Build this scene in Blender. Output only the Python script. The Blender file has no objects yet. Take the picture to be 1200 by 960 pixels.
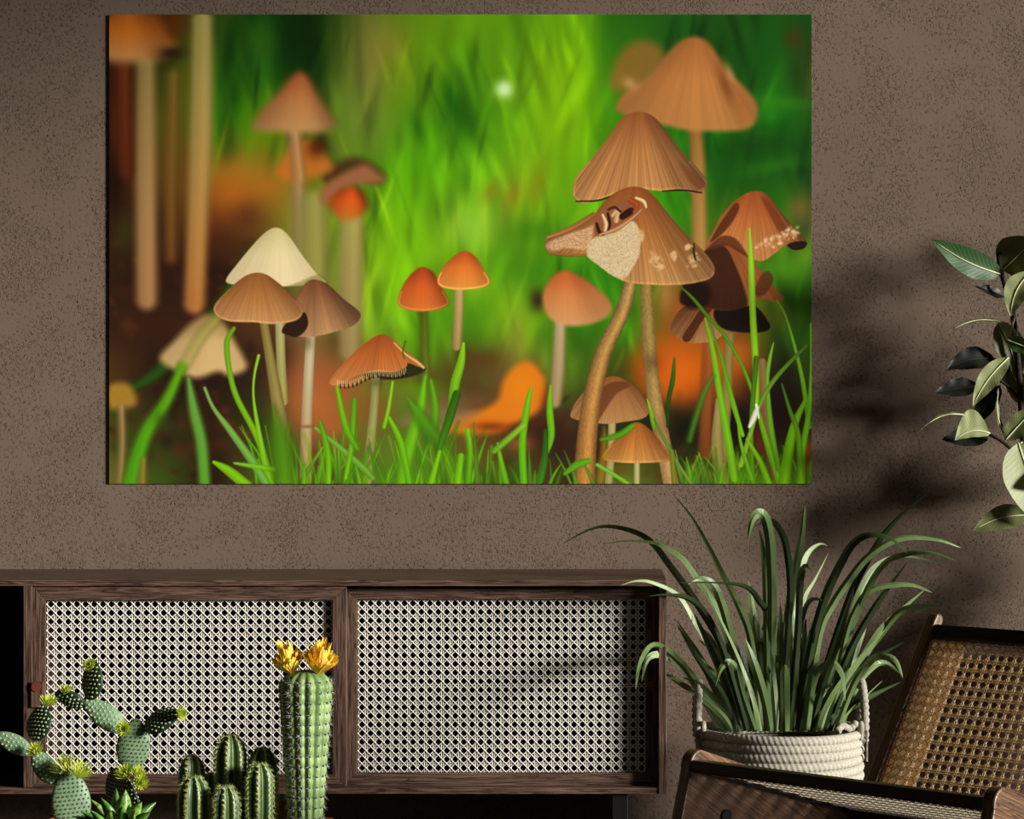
import bpy, math, random
import numpy as np
from mathutils import Vector, Matrix
random.seed(11)
scene = bpy.context.scene
C = scene.collection
# ---------------------------------------------------------------- camera, world, sun, exposure
F = 2970.5; CX = 700.0; CY = 480.0; CAMY = -6.5; CAMZ = 1.19
cam = bpy.data.cameras.new('camera'); camo = bpy.data.objects.new('camera', cam); C.objects.link(camo); scene.camera = camo
cam.sensor_width = 36; cam.lens = 36*F/1200; cam.shift_x = (600-CX)/1200; cam.clip_end = 60
camo.location = (0, CAMY, CAMZ); camo.rotation_euler = (math.pi/2, 0, 0)
w = bpy.data.worlds.new('world'); scene.world = w; w.use_nodes = True
w.node_tree.nodes['Background'].inputs[0].default_value = (1.0, .96, .92, 1); w.node_tree.nodes['Background'].inputs[1].default_value = .055
SUN_TO = Vector((2.3, -1.0, .52)).normalized()
sl = bpy.data.lights.new('sun', 'SUN'); sl.energy = 7.6; sl.angle = .22; sl.color = (1, .965, .90)
so = bpy.data.objects.new('sun', sl); C.objects.link(so); so.rotation_euler = SUN_TO.to_track_quat('Z', 'Y').to_euler(); so.location = (5, -3, 3)
scene.view_settings.view_transform = 'Standard'; scene.view_settings.look = 'None'; scene.view_settings.gamma = 1; scene.view_settings.exposure = 0.0
scene.view_settings.use_curve_mapping = False
scene.cycles.max_bounces = 5; scene.cycles.use_denoising = True

def at(px, py, Y):
    d = Y-CAMY
    return Vector(((px-CX)/F*d, Y, CAMZ-(py-CY)/F*d))
def sc(Y): return F/(Y-CAMY)

# ---------------------------------------------------------------- mesh helpers
class MB:
    def __init__(s): s.v = []; s.f = []; s.uv = []; s.sm = []
    def face(s, idx, uv=None, smooth=False): s.f.append(tuple(idx)); s.uv.append(uv or [(0, 0)]*len(idx)); s.sm.append(smooth)
    def box(s, lo, hi, grain=0, frame=None):
        n = len(s.v); ro = (random.random()*9, random.random()*9)
        P = [Vector((x, y, z)) for x in (lo[0], hi[0]) for y in (lo[1], hi[1]) for z in (lo[2], hi[2])]
        oth = [a for a in range(3) if a != grain]
        for a, b, c, d in ((0,1,3,2),(4,6,7,5),(0,4,5,1),(2,3,7,6),(0,2,6,4),(1,5,7,3)):
            uv = []
            for k in (a, b, c, d):
                p = P[k]; uv.append((p[grain]+ro[0], p[oth[0]]*1.0+p[oth[1]]*1.0+ro[1]))
            s.face([n+a, n+b, n+c, n+d], uv)
        if frame: P = [frame(p) for p in P]
        s.v += P; return s
    def tube(s, path, rad, seg=8, up=None, caps=True, flat=1.0, mod=None):
        path = [Vector(p) for p in path]; n0 = len(s.v); N = len(path)
        if not hasattr(rad, '__len__'): rad = [rad]*N
        ref = up or Vector((.13, .97, .21)); L = 0
        for i, p in enumerate(path):
            t = (path[min(i+1, N-1)]-path[max(i-1, 0)]).normalized()
            a = t.cross(ref); a = a.normalized() if a.length > 1e-4 else t.orthogonal().normalized(); b = t.cross(a).normalized()
            for k in range(seg):
                th = 2*math.pi*k/seg; r = rad[i]
                s.v.append(p+a*(math.cos(th)*r)+b*(math.sin(th)*r*flat))
        for i in range(N-1):
            for k in range(seg):
                k2 = (k+1) % seg
                s.face([n0+i*seg+k, n0+i*seg+k2, n0+(i+1)*seg+k2, n0+(i+1)*seg+k], [(i*.02, k*.02), (i*.02, k*.02+.02), (i*.02+.02, k*.02+.02), (i*.02+.02, k*.02)], True)
        if caps:
            s.face([n0+k for k in range(seg)][::-1], None, False); s.face([n0+(N-1)*seg+k for k in range(seg)], None, False)
        return s
    def lathe(s, prof, cx=0, cy=0, seg=40, smooth=True):
        n0 = len(s.v)
        for r, z in prof:
            for k in range(seg):
                th = 2*math.pi*k/seg; s.v.append(Vector((cx+r*math.cos(th), cy+r*math.sin(th), z)))
        for i in range(len(prof)-1):
            for k in range(seg):
                k2 = (k+1) % seg; s.face([n0+i*seg+k, n0+i*seg+k2, n0+(i+1)*seg+k2, n0+(i+1)*seg+k], None, smooth)
        return s
    def disc(s, c, n, r, seg=12, th=.002):
        n = Vector(n).normalized(); c = Vector(c); s.tube([c, c+n*th], [r, r], seg); return s
    def build(s, name, mat, parent=None, bevel=0, loc=None):
        me = bpy.data.meshes.new(name); me.from_pydata([tuple(v) for v in s.v], [], s.f)
        ul = me.uv_layers.new(name='UVMap'); fl = [c for u in s.uv for q in u for c in q]
        ul.data.foreach_set('uv', fl); me.polygons.foreach_set('use_smooth', s.sm)
        if mat: me.materials.append(mat)
        me.update(); o = bpy.data.objects.new(name, me); C.objects.link(o)
        if parent: o.parent = parent
        if loc: o.location = loc
        if bevel:
            m = o.modifiers.new('bevel', 'BEVEL'); m.width = bevel; m.segments = 2; m.limit_method = 'ANGLE'; m.angle_limit = .7
        return o
def tag(o, label=None, cat=None, group=None, kind=None):
    for k, v in (('label', label), ('category', cat), ('group', group), ('kind', kind)):
        if v: o[k] = v
    return o
def empty(name, loc, rz=0):
    o = bpy.data.objects.new(name, None); C.objects.link(o); o.location = loc; o.rotation_euler = (0, 0, rz); o.empty_display_size = .05; return o
def spline(P, n=6):
    P = [Vector(p) for p in P]; out = []
    for i in range(len(P)-1):
        a, b, c, d = P[max(i-1, 0)], P[i], P[i+1], P[min(i+2, len(P)-1)]
        for k in range(n):
            t = k/n; out.append(.5*((2*b)+(c-a)*t+(2*a-5*b+4*c-d)*t*t+(3*b-a-3*c+d)*t**3))
    out.append(P[-1]); return out

# ---------------------------------------------------------------- materials
def lin(c):
    return tuple((v/255/12.92 if v/255 <= .04045 else ((v/255+.055)/1.055)**2.4) for v in c)+(1,)
class NT:
    def __init__(s, name, rough=.6, spec=.3):
        s.m = bpy.data.materials.new(name); s.m.use_nodes = True; s.t = s.m.node_tree; s.b = s.t.nodes['Principled BSDF']
        s.b.inputs['Roughness'].default_value = rough; s.b.inputs['Specular IOR Level'].default_value = spec
    def n(s, typ, **kw):
        nd = s.t.nodes.new(typ)
        for k, v in kw.items():
            if k.startswith('i_'): nd.inputs[k[2:].replace('_', ' ')].default_value = v
            else: setattr(nd, k, v)
        return nd
    def l(s, a, b): s.t.links.new(a, b)
    def ramp(s, src, stops):
        r = s.n('ShaderNodeValToRGB'); e = r.color_ramp.elements
        while len(e) < len(stops): e.new(.5)
        for q, (p, c) in zip(e, stops): q.position = p; q.color = c if len(c) == 4 else lin(c)
        s.l(src, r.inputs[0]); return r.outputs[0]
    def math(s, op, a, b=None, c=None):
        m = s.n('ShaderNodeMath', operation=op)
        for i, v in enumerate((a, b, c)):
            if v is None: continue
            if isinstance(v, (int, float)): m.inputs[i].default_value = v
            else: s.l(v, m.inputs[i])
        return m.outputs[0]
    def mix(s, f, a, b, mode='MIX'):
        m = s.n('ShaderNodeMix', data_type='RGBA', blend_type=mode)
        for i, v in ((0, f), (6, a), (7, b)):
            if isinstance(v, (int, float)): m.inputs[i].default_value = v
            elif isinstance(v, tuple): m.inputs[i].default_value = v if len(v) == 4 else lin(v)
            else: s.l(v, m.inputs[i])
        return m.outputs[2]
    def noise(s, vec, scale, detail=2., rough=.5, dist=0.):
        q = s.n('ShaderNodeTexNoise', i_Scale=scale, i_Detail=detail, i_Roughness=rough, i_Distortion=dist); s.l(vec, q.inputs['Vector']); return q.outputs['Fac']
    def mapping(s, src, scale=(1,1,1), rot=(0,0,0)):
        q = s.n('ShaderNodeMapping'); q.inputs['Scale'].default_value = scale; q.inputs['Rotation'].default_value = rot; s.l(src, q.inputs['Vector']); return q.outputs[0]
    def coord(s, k='Object'): return s.n('ShaderNodeTexCoord').outputs[k]
    def bump(s, h, strength=.5, dist=.01):
        q = s.n('ShaderNodeBump', i_Strength=strength, i_Distance=dist); s.l(h, q.inputs['Height']); s.l(q.outputs[0], s.b.inputs['Normal']); return q
    def col(s, c):
        if isinstance(c, tuple): s.b.inputs['Base Color'].default_value = c if len(c) == 4 else lin(c)
        else: s.l(c, s.b.inputs['Base Color'])
    def translucent(s, c, fac):
        tr = s.n('ShaderNodeBsdfTranslucent'); mx = s.n('ShaderNodeMixShader'); mx.inputs[0].default_value = fac
        if isinstance(c, tuple): tr.inputs[0].default_value = lin(c)
        else: s.l(c, tr.inputs[0])
        s.l(s.b.outputs[0], mx.inputs[1]); s.l(tr.outputs[0], mx.inputs[2]); s.l(mx.outputs[0], s.t.nodes['Material Output'].inputs['Surface'])

def mottled(name, c1, c2, scale=20, rough=.6, spec=.3, bump=0, bscale=None, trans=0, stretch=(1,1,1)):
    q = NT(name, rough, spec); v = q.mapping(q.coord(), stretch); n = q.noise(v, scale, 4)
    c = q.ramp(n, [(.32, c1), (.68, c2)]); q.col(c)
    if bump: q.bump(q.noise(v, bscale or scale*3, 3), bump, .004)
    if trans: q.translucent(c, trans)
    return q.m
def wood(name, dark, mid, light, rough=.5, spec=.3, fine=1.):
    q = NT(name, rough, spec); uv = q.coord('UV')
    v = q.mapping(uv, (2.2, 34*fine, 1)); v2 = q.mapping(uv, (5, 190*fine, 1))
    n = q.noise(v, 1.6, 5, .6, .9); f = q.noise(v2, 1.5, 3, .6)
    rings = q.math('FRACT', q.math('MULTIPLY', n, 5.5))
    rings = q.math('ABSOLUTE', q.math('SUBTRACT', rings, .5))
    c = q.ramp(rings, [(.0, dark), (.16, mid), (.5, light)])
    c2 = q.ramp(f, [(.36, (150,140,135)), (.6, (255,255,255))])
    q.col(q.mix(1., c, c2, 'MULTIPLY')); q.bump(q.math('ADD', rings, f), .35, .0012); return q.m

M = {}
def plaster(name, base, pit):
    q = NT(name, .9, .12); o = q.coord(); big = q.noise(o, 2.6, 3, .55); 
    v = q.mapping(o, (1, 1, .62), (0, .5, 0))
    a = q.noise(v, 200, 1.5, .5, .7); r = q.math('ABSOLUTE', q.math('SUBTRACT', a, .47))
    r = q.math('DIVIDE', r, .06); r = q.math('MINIMUM', r, 1.)               # 0 in a pit line, 1 outside
    msk = q.noise(o, 95, 1, .6); area = q.noise(o, 5.5, 3, .6, .6)
    thr = q.math('SUBTRACT', q.math('ADD', msk, q.math('MULTIPLY', area, .9)), .90)
    msk = q.math('MINIMUM', q.math('MAXIMUM', q.math('MULTIPLY', thr, 8.), 0.), 1.)
    pitf = q.math('MULTIPLY', q.math('SUBTRACT', 1., r), msk)
    c0 = q.mix(big, tuple(int(x*.93) for x in base), tuple(int(x*1.07) for x in base))
    q.col(q.mix(q.math('MULTIPLY', pitf, .85), c0, pit))  # darker pit tone puts the shade of the relief into the colour
    h = q.math('ADD', q.math('MULTIPLY', pitf, -1.), q.math('MULTIPLY', q.noise(o, 160, 3), .22))
    q.bump(h, .7, .0028); return q.m
M['plaster'] = plaster('wall_plaster', (113, 97, 84), (66, 52, 42))
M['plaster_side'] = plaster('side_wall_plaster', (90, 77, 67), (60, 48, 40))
M['ceiling'] = mottled('ceiling_paint', (90,80,72), (98,88,80), 6, .9, .1)
M['floor'] = wood('floor_boards', (34,22,15), (58,40,29), (72,50,37), .5, .3, .5)
M['base'] = mottled('baseboard_paint', (66,54,46), (74,61,52), 8, .6)
M['cab'] = wood('sideboard_wood', (52,36,29), (92,69,57), (126,99,84), .55, .25, 1.5)
M['cab_in_shade'] = mottled('sideboard_inside_shade', (9,7,6), (13,10,8), 12, .9, .05)  # near black: shade inside the cabinet is painted into the colour
M['black'] = mottled('black_metal', (14,12,11), (20,17,15), 30, .55, .3)
M['pull'] = mottled('leather_pull', (96,44,32), (122,58,42), 60, .6, .3, .3)
M['chairwood'] = wood('chair_walnut', (56,35,22), (104,73,50), (138,102,72), .36, .45, 1.8)
M['chair_shaded'] = wood('shaded_chair_walnut', (20,12,9), (38,24,18), (50,33,25), .3, .5, .8)  # walnut darkened to paint in the shade on unlit rails
M['cane'] = mottled('cane_strands', (226,220,208), (242,237,227), 160, .6, .2, trans=.08)
M['cane_tan'] = mottled('cane_tan_strands', (226,202,164), (246,228,196), 160, .5, .35, trans=.6)
M['cane_pale'] = mottled('cane_seat_strands', (216,206,184), (240,232,214), 160, .5, .35, trans=.5)
M['backing'] = mottled('tan_backing_board', (214,190,156), (232,208,174), 40, .6, .2, trans=.6)
M['rope'] = mottled('cotton_rope', (140,134,120), (176,170,156), 90, .9, .1, .5, 260)
M['soil'] = mottled('potting_soil', (26,18,13), (52,38,28), 90, .95, .1, 1., 120)
M['terracotta'] = mottled('terracotta', (150,80,58), (178,100,74), 22, .8, .15, .2)
M['gravel'] = mottled('pink_gravel', (178,140,120), (220,190,170), 70, .8, .2)
M['frond'] = None

def leafmat(name, top, top2, vein, under, rough=.5, trans=.22, vs=46):
    q = NT(name, rough, .45); uv = q.coord('UV'); geo = q.n('ShaderNodeNewGeometry')
    v = q.mapping(uv, (vs, 5, 1), (0, 0, .0)); sep = q.n('ShaderNodeSeparateXYZ'); q.l(uv, sep.inputs[0])
    vv = q.math('ABSOLUTE', q.math('SUBTRACT', sep.outputs[1], .5))
    s = q.math('SINE', q.math('MULTIPLY', q.math('SUBTRACT', sep.outputs[0], q.math('MULTIPLY', vv, .35)), 95.))
    s = q.math('MULTIPLY', q.math('ADD', s, 1.), .5); s = q.math('POWER', s, 5.)
    nz = q.noise(q.coord(), 14, 3); c = q.ramp(nz, [(.3, top), (.7, top2)]); c = q.mix(q.math('MULTIPLY', s, .22), c, vein)
    c = q.mix(geo.outputs['Backfacing'], c, q.mix(nz, tuple(int(x*.92) for x in under), under))
    q.col(c); q.bump(s, .15, .001); q.translucent(c, trans); return q.m
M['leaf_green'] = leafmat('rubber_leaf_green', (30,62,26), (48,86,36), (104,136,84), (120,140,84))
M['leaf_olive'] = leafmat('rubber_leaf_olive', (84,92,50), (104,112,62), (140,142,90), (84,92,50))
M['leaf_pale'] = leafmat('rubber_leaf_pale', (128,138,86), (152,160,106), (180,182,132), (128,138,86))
M['leaf_shaded'] = leafmat('shaded_rubber_leaf', (14,18,12), (20,26,16), (34,40,26), (16,20,13), trans=.02)  # near-black colour stands for the shade on leaves turned from the sun
M['midrib'] = mottled('leaf_midrib', (196,202,150), (220,222,176), 30, .5, .3)
M['midrib_shaded'] = mottled('shaded_leaf_midrib', (34,38,22), (48,52,30), 30, .5, .3)  # midrib of the shaded leaves, darkened with them
M['bark'] = mottled('rubber_plant_stem', (30,24,20), (56,46,38), 60, .8, .2, .6)
M['root'] = mottled('pale_twisted_twig', (150,140,120), (196,188,166), 80, .8, .2, .6)
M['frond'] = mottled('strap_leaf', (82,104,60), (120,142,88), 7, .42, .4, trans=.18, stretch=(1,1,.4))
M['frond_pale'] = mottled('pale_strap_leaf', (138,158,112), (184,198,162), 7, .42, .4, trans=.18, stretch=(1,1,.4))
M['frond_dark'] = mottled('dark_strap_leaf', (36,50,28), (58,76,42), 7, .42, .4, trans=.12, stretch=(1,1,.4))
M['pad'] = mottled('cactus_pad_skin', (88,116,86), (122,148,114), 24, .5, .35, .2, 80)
M['pad_shaded'] = mottled('shaded_cactus_pad_skin', (22,36,24), (34,50,32), 24, .5, .3, .2, 80)  # pad skin darkened: painted shade for pads facing away from the sun
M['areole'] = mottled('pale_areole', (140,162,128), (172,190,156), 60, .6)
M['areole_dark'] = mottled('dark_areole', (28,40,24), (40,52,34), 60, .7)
M['bud'] = mottled('yellow_green_petals', (170,190,52), (216,222,96), 50, .5, .3, trans=.3)
M['petal'] = mottled('yellow_orange_petals', (250,200,60), (255,232,110), 26, .6, .2, trans=.15)
M['petal_in'] = mottled('orange_inner_petals', (246,184,50), (252,214,90), 26, .5, .3, trans=.3)
M['tall'] = mottled('tall_cactus_skin', (96,124,70), (142,166,106), 22, .45, .35, .15, 90)
M['spine'] = mottled('white_spines', (205,205,195), (235,235,225), 30, .5)
M['spine_green'] = mottled('yellow_green_spines', (190,205,110), (222,230,150), 30, .5)
M['succ'] = mottled('bright_succulent_leaf', (50,104,34), (104,150,62), 55, .3, .5, trans=.2)
M['succ_pale'] = mottled('spotted_succulent_leaf', (70,124,42), (160,196,98), 120, .3, .5, trans=.2)
def ribbed():
    q = NT('cluster_cactus_skin', .4, .45); sep = q.n('ShaderNodeSeparateXYZ'); q.l(q.coord('UV'), sep.inputs[0])
    f = q.math('ABSOLUTE', q.math('SUBTRACT', q.math('FRACT', sep.outputs[0]), .5))      # 0 valley, .5 crest
    nz = q.math('MULTIPLY', q.noise(q.coord(), 60, 3), .12)
    c = q.ramp(q.math('ADD', f, nz), [(.06, (196,208,186)), (.17, (70,94,58)), (.36, (42,64,30)), (.52, (96,122,54))]); q.col(c); return q.m  # pale streak paints the skin's gloss into the colour
M['cluster'] = ribbed()

# ---------------------------------------------------------------- the room
def struct(name, mb, mat): o = mb.build(name, mat); o['kind'] = 'structure'; return o
XL, XR, YB, ZC = -3.4, 3.6, -7.4, 3.75
struct('wall_back', MB().box((XL-.1, 0, 0), (XR+.1, .12, ZC)), M['plaster'])
struct('wall_left', MB().box((XL-.12, YB, 0), (XL, 0, ZC)), M['plaster_side'])
wr = MB(); wy0, wy1, wz0, wz1 = -5.2, -.35, .12, 3.36
wr.box((XR, YB, 0), (XR+.12, wy0, ZC)); wr.box((XR, wy1, 0), (XR+.12, 0, ZC)); wr.box((XR, wy0, 0), (XR+.12, wy1, wz0)); wr.box((XR, wy0, wz1), (XR+.12, wy1, ZC))
struct('wall_right', wr, M['plaster_side'])
struct('ceiling', MB().box((XL-.12, YB, ZC), (XR+.12, .12, ZC+.1)), M['ceiling'])
struct('floor', MB().box((XL-.12, YB, -.1), (XR+.12, .12, 0)), M['floor'])
struct('baseboard_back', MB().box((XL, -.014, 0), (XR, 0, .09)), M['base'])
wf = MB()
for a, b in (((XR+.02, wy0, wz0), (XR+.07, wy1, wz0+.04)), ((XR+.02, wy0, wz1-.04), (XR+.07, wy1, wz1)), ((XR+.02, wy0, wz0), (XR+.07, wy0+.04, wz1)), ((XR+.02, wy1-.04, wz0), (XR+.07, wy1, wz1))): wf.box(a, b)
wn = struct('window_1', wf, M['black'])

# ---------------------------------------------------------------- the large print
# ---------------------------------------------------------------- the printed picture (painted with numpy)
def paint_print():
    S = 1.5; X0, Y0, X1, Y1 = 128.0, 17.0, 951.0, 567.0
    W, H = int((X1-X0)*S), int((Y1-Y0)*S)
    xs = X0+(np.arange(W)+.5)/S; ys = Y0+(np.arange(H)+.5)/S
    rng = np.random.RandomState(5)
    cols = [128,190,250,310,370,430,490,550,610,670,730,790,850,910,951]
    rows = """30,40,10 90,50,10 60,90,20 20,80,10 20,60,5 110,130,50 110,160,20 110,170,10 100,170,10 110,180,0 40,110,10 30,100,15 30,90,10 20,90,10 15,80,10
60,30,5 60,70,10 60,110,20 40,110,15 10,50,0 130,140,50 110,160,10 90,160,10 110,170,10 130,190,0 60,130,10 20,90,10 20,80,10 30,110,10 50,60,15
60,30,10 80,90,20 50,130,10 90,150,0 60,110,10 120,150,50 80,150,10 50,120,5 110,180,10 130,190,0 60,140,0 40,120,10 30,120,10 30,120,10 20,90,10
40,20,5 90,70,20 150,110,30 140,120,30 110,120,20 80,140,20 90,170,0 100,180,10 110,160,20 110,180,10 60,150,10 50,140,10 20,90,10 20,80,10 20,80,10
50,30,15 50,35,15 110,60,25 120,100,30 130,150,40 110,170,10 120,190,10 130,190,50 90,140,20 100,170,10 90,160,20 60,150,10 60,110,10 50,130,10 110,110,50
50,35,15 50,30,18 40,20,10 50,50,15 120,130,60 130,190,20 120,190,10 90,160,10 70,140,10 50,130,10 60,150,10 120,110,30 60,60,15 80,150,20 40,110,15
55,35,18 60,35,18 60,40,22 90,60,30 130,120,70 130,180,40 90,160,10 80,150,20 120,170,20 60,140,10 60,140,15 150,90,30 140,80,20 60,110,20 50,110,15
80,60,30 40,25,15 40,28,18 50,40,25 150,100,60 120,120,40 100,150,20 70,60,25 110,100,50 90,120,30 60,70,15 200,100,20 120,70,20 30,50,10 60,90,20
60,80,20 55,60,22 50,35,15 50,70,20 140,90,50 110,110,40 90,120,40 110,80,40 90,60,30 60,45,30 40,50,15 50,40,12 40,35,15 35,25,10 70,60,20
110,110,50 60,90,20 45,28,15 70,120,40 70,60,30 90,130,40 90,150,20 80,110,20 70,80,30 60,50,25 110,130,40 60,80,20 80,130,20 90,150,20 80,140,20"""
    g = np.array([[[int(v) for v in c.split(',')] for c in r.split()] for r in rows.split('\n')], float)/255
    ry = np.array([17,80,140,200,260,320,380,440,500,567], float)
    def smoothidx(v, k):
        k = np.array(k, float); i = np.clip(np.searchsorted(k, v)-1, 0, len(k)-2)
        t = (v-k[i])/(k[i+1]-k[i]); t = np.clip(t, 0, 1); return i, t*t*(3-2*t)*.5+t*.5
    ix, tx = smoothidx(xs, cols); iy, ty = smoothidx(ys, ry)
    a = g[iy][:, ix]*(1-tx)[None,:,None]+g[iy][:, ix+1]*tx[None,:,None]
    b = g[iy+1][:, ix]*(1-tx)[None,:,None]+g[iy+1][:, ix+1]*tx[None,:,None]
    img = a*(1-ty)[:,None,None]+b*ty[:,None,None]

    def box(x0, y0, x1, y1):
        i0 = max(0, int((x0-X0)*S)); i1 = min(W, int((x1-X0)*S)+2); j0 = max(0, int((y0-Y0)*S)); j1 = min(H, int((y1-Y0)*S)+2)
        if i1 <= i0 or j1 <= j0: return None
        return slice(j0, j1), slice(i0, i1), xs[None, i0:i1], ys[j0:j1, None]
    C3 = lambda c: np.array(c, float)/255
    def blob(x, y, rx, ry_, col, al=1., rot=0.):
        r = max(rx, ry_)*2.6; q = box(x-r, y-r, x+r, y+r)
        if q is None: return
        sj, si, X, Y = q; c, s = math.cos(rot), math.sin(rot)
        u = ((X-x)*c+(Y-y)*s)/rx; v = (-(X-x)*s+(Y-y)*c)/ry_
        m = (al*np.exp(-(u*u+v*v)))[..., None]; img[sj, si] = img[sj, si]*(1-m)+C3(col)*m
    def crom(p, n=6, closed=True):
        p = np.array(p, float); N = len(p); out = []
        rg = range(N) if closed else range(N-1)
        for i in rg:
            if closed: a, b, c, d = p[(i-1) % N], p[i], p[(i+1) % N], p[(i+2) % N]
            else: a, b, c, d = p[max(i-1, 0)], p[i], p[i+1], p[min(i+2, N-1)]
            for k in range(n):
                t = k/n; out.append(.5*((2*b)+(c-a)*t+(2*a-5*b+4*c-d)*t*t+(3*b-a-3*c+d)*t**3))
        if not closed: out.append(p[-1])
        return np.array(out)
    def mask_poly(pts, blur, smooth=True):
        blur = blur*(1.6 if blur > 2 else 1)
        p = crom(pts, 5) if smooth else np.array(pts, float)
        m = blur*2+2; q = box(p[:,0].min()-m, p[:,1].min()-m, p[:,0].max()+m, p[:,1].max()+m)
        if q is None: return None
        sj, si, X, Y = q; shp = np.broadcast(X, Y).shape
        d2 = np.full(shp, 1e9); ins = np.zeros(shp, bool)
        for k in range(len(p)):
            ax, ay = p[k]; bx, by = p[(k+1) % len(p)]
            ex, ey = bx-ax, by-ay; L = ex*ex+ey*ey+1e-9
            t = np.clip(((X-ax)*ex+(Y-ay)*ey)/L, 0, 1)
            d2 = np.minimum(d2, (X-ax-t*ex)**2+(Y-ay-t*ey)**2)
            cr = ((ay > Y) != (by > Y)) & (X < (bx-ax)*(Y-ay)/(by-ay+1e-12)+ax); ins ^= cr
        d = np.sqrt(d2)*np.where(ins, 1, -1)
        mk = np.clip(.5+d/(2*blur), 0, 1); mk = mk*mk*(3-2*mk)
        return sj, si, X, Y, mk, d
    def poly(pts, col, blur=.6, al=1., smooth=True):
        r = mask_poly(pts, blur, smooth)
        if r is None: return
        sj, si, X, Y, m, d = r; m = (m*al)[..., None]; img[sj, si] = img[sj, si]*(1-m)+C3(col)*m
    n1 = rng.rand(4096)
    def noise1(v):
        i = np.floor(v).astype(int); f = v-i; f = f*f*(3-2*f); return n1[i % 4096]*(1-f)+n1[(i+1) % 4096]*f
    n2 = rng.rand(256, 256)
    def noise2(x, y):
        i = np.floor(x).astype(int); j = np.floor(y).astype(int); f = x-i; h = y-j; f = f*f*(3-2*f); h = h*h*(3-2*h)
        i0, i1, j0, j1 = i % 256, (i+1) % 256, j % 256, (j+1) % 256
        return (n2[i0,j0]*(1-f)+n2[i1,j0]*f)*(1-h)+(n2[i0,j1]*(1-f)+n2[i1,j1]*f)*h
    def cap(pts, apex, top, mid, rim, blur=.7, stria=.12, N=60, dark=.45, lean=.0, rimlight=0., seed=0, gam=1.):
        r = mask_poly(pts, blur)
        if r is None: return
        sj, si, X, Y, m, d = r; ax, ay = apex; p = np.array(pts, float)
        y1 = p[:,1].max(); hw = (p[:,0].max()-p[:,0].min())/2
        t = np.clip((Y-ay)/(y1-ay), 0, 1)+0*X; t = t**gam
        u = np.clip((X-ax)/(hw*(.25+.9*t)), -1.3, 1.3)
        c = np.where(t[..., None] < .45, C3(top)+(C3(mid)-C3(top))*(t/.45)[..., None], C3(mid)+(C3(rim)-C3(mid))*((t-.45)/.55)[..., None])
        ang = np.arctan2(X-ax, Y-ay+14)
        st = ((noise1(ang*N*1.25+seed*37+1000)-.5)*1.1+(noise1(ang*N*.45+seed*7+90)-.5)*.5)*stria*np.clip(t*2.2-.15, 0, 1)
        st = st+(noise1(ang*5+seed*11+500)-.5)*.10
        sh = 1-dark*np.clip(u-lean, 0, 1)**1.6-dark*.45*np.clip(-u-.35, 0, 1)
        c = c*(sh*(1+st))[..., None]
        if rimlight: c = c+(np.clip(1-np.abs(d-1.6)/1.6, 0, 1)*rimlight*(t > .55))[..., None]*C3((255,220,160))
        c = np.clip(c, 0, 1); mm = m[..., None]; img[sj, si] = img[sj, si]*(1-mm)+c*mm
    def blade(pts, c1, c2=None, blur=.7, al=1., hl=.25, shade=.3, tex=0.):
        hl *= .6; shade *= .6
        if c1[1] > c1[0]*1.2: pts = [(x_, y_, w_*.8) for x_, y_, w_ in pts]; hl *= .6
        P = crom(pts, 6, False); mx = P[:,2].max()+blur*3+2
        q = box(P[:,0].min()-mx, P[:,1].min()-mx, P[:,0].max()+mx, P[:,1].max()+mx)
        if q is None: return
        sj, si, X, Y = q; shp = np.broadcast(X, Y).shape
        best = np.full(shp, -1e9); tt = np.zeros(shp); sg = np.zeros(shp); n = len(P)-1
        for k in range(n):
            ax, ay, aw = P[k]; bx, by, bw = P[k+1]; ex, ey = bx-ax, by-ay; L = ex*ex+ey*ey+1e-9
            t = np.clip(((X-ax)*ex+(Y-ay)*ey)/L, 0, 1); dx = X-ax-t*ex; dy = Y-ay-t*ey
            r = aw+(bw-aw)*t; v = r-np.sqrt(dx*dx+dy*dy); u = v > best
            best = np.where(u, v, best); tt = np.where(u, (k+t)/n, tt)
            sg = np.where(u, (dx*ey-dy*ex)/math.sqrt(L)/np.maximum(r, .3)*(-1 if ey > 0 else 1), sg)
        bl_ = blur*(1.45 if blur > 2 else 1); m = np.clip(.5+best/(2*bl_), 0, 1); m = (m*m*(3-2*m)*al)[..., None]
        c2 = c1 if c2 is None else c2
        c = C3(c1)+(C3(c2)-C3(c1))*tt[..., None]
        f = 1+hl*np.exp(-((sg+.25)/.4)**2)-shade*np.clip(np.abs(sg), 0, 1)**2
        if tex: f = f+tex*(noise2(X*.9+7, Y*.35+9)-.5)
        img[sj, si] = img[sj, si]*(1-m)+np.clip(c*f[..., None], 0, 1)*m

    # out-of-focus grass streaks
    for k in range(620):
        x = rng.uniform(240, 951); y = rng.uniform(17, 440); 
        j = int(np.clip((y-Y0)*S, 0, H-1)); i = int(np.clip((x-X0)*S, 0, W-1)); base = img[j, i]*255
        if base[1] < base[0]*1.05: continue
        f = rng.uniform(.55, 1.42); L = rng.uniform(14, 50); w = rng.uniform(2.5, 9)
        blob(x, y, w, L, np.clip(base*f+np.array([8, 5, 0])*(f-1)*4, 0, 235), rng.uniform(.25, .6), rng.uniform(-.45, .45))
    for k in range(160):
        x = rng.uniform(128, 300); y = rng.uniform(280, 567)
        blob(x, y, rng.uniform(3, 12), rng.uniform(3, 9), [(90,50,28),(30,18,10),(110,62,30),(60,36,20)][k % 4], rng.uniform(.2, .5), rng.uniform(0, 3))
    for k in range(110):
        x = rng.uniform(500, 951); y = rng.uniform(430, 567)
        blob(x, y, rng.uniform(3, 10), rng.uniform(3, 8), [(90,55,30),(30,20,8),(70,110,25),(120,70,35)][k % 4], rng.uniform(.2, .5), rng.uniform(0, 3))
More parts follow.
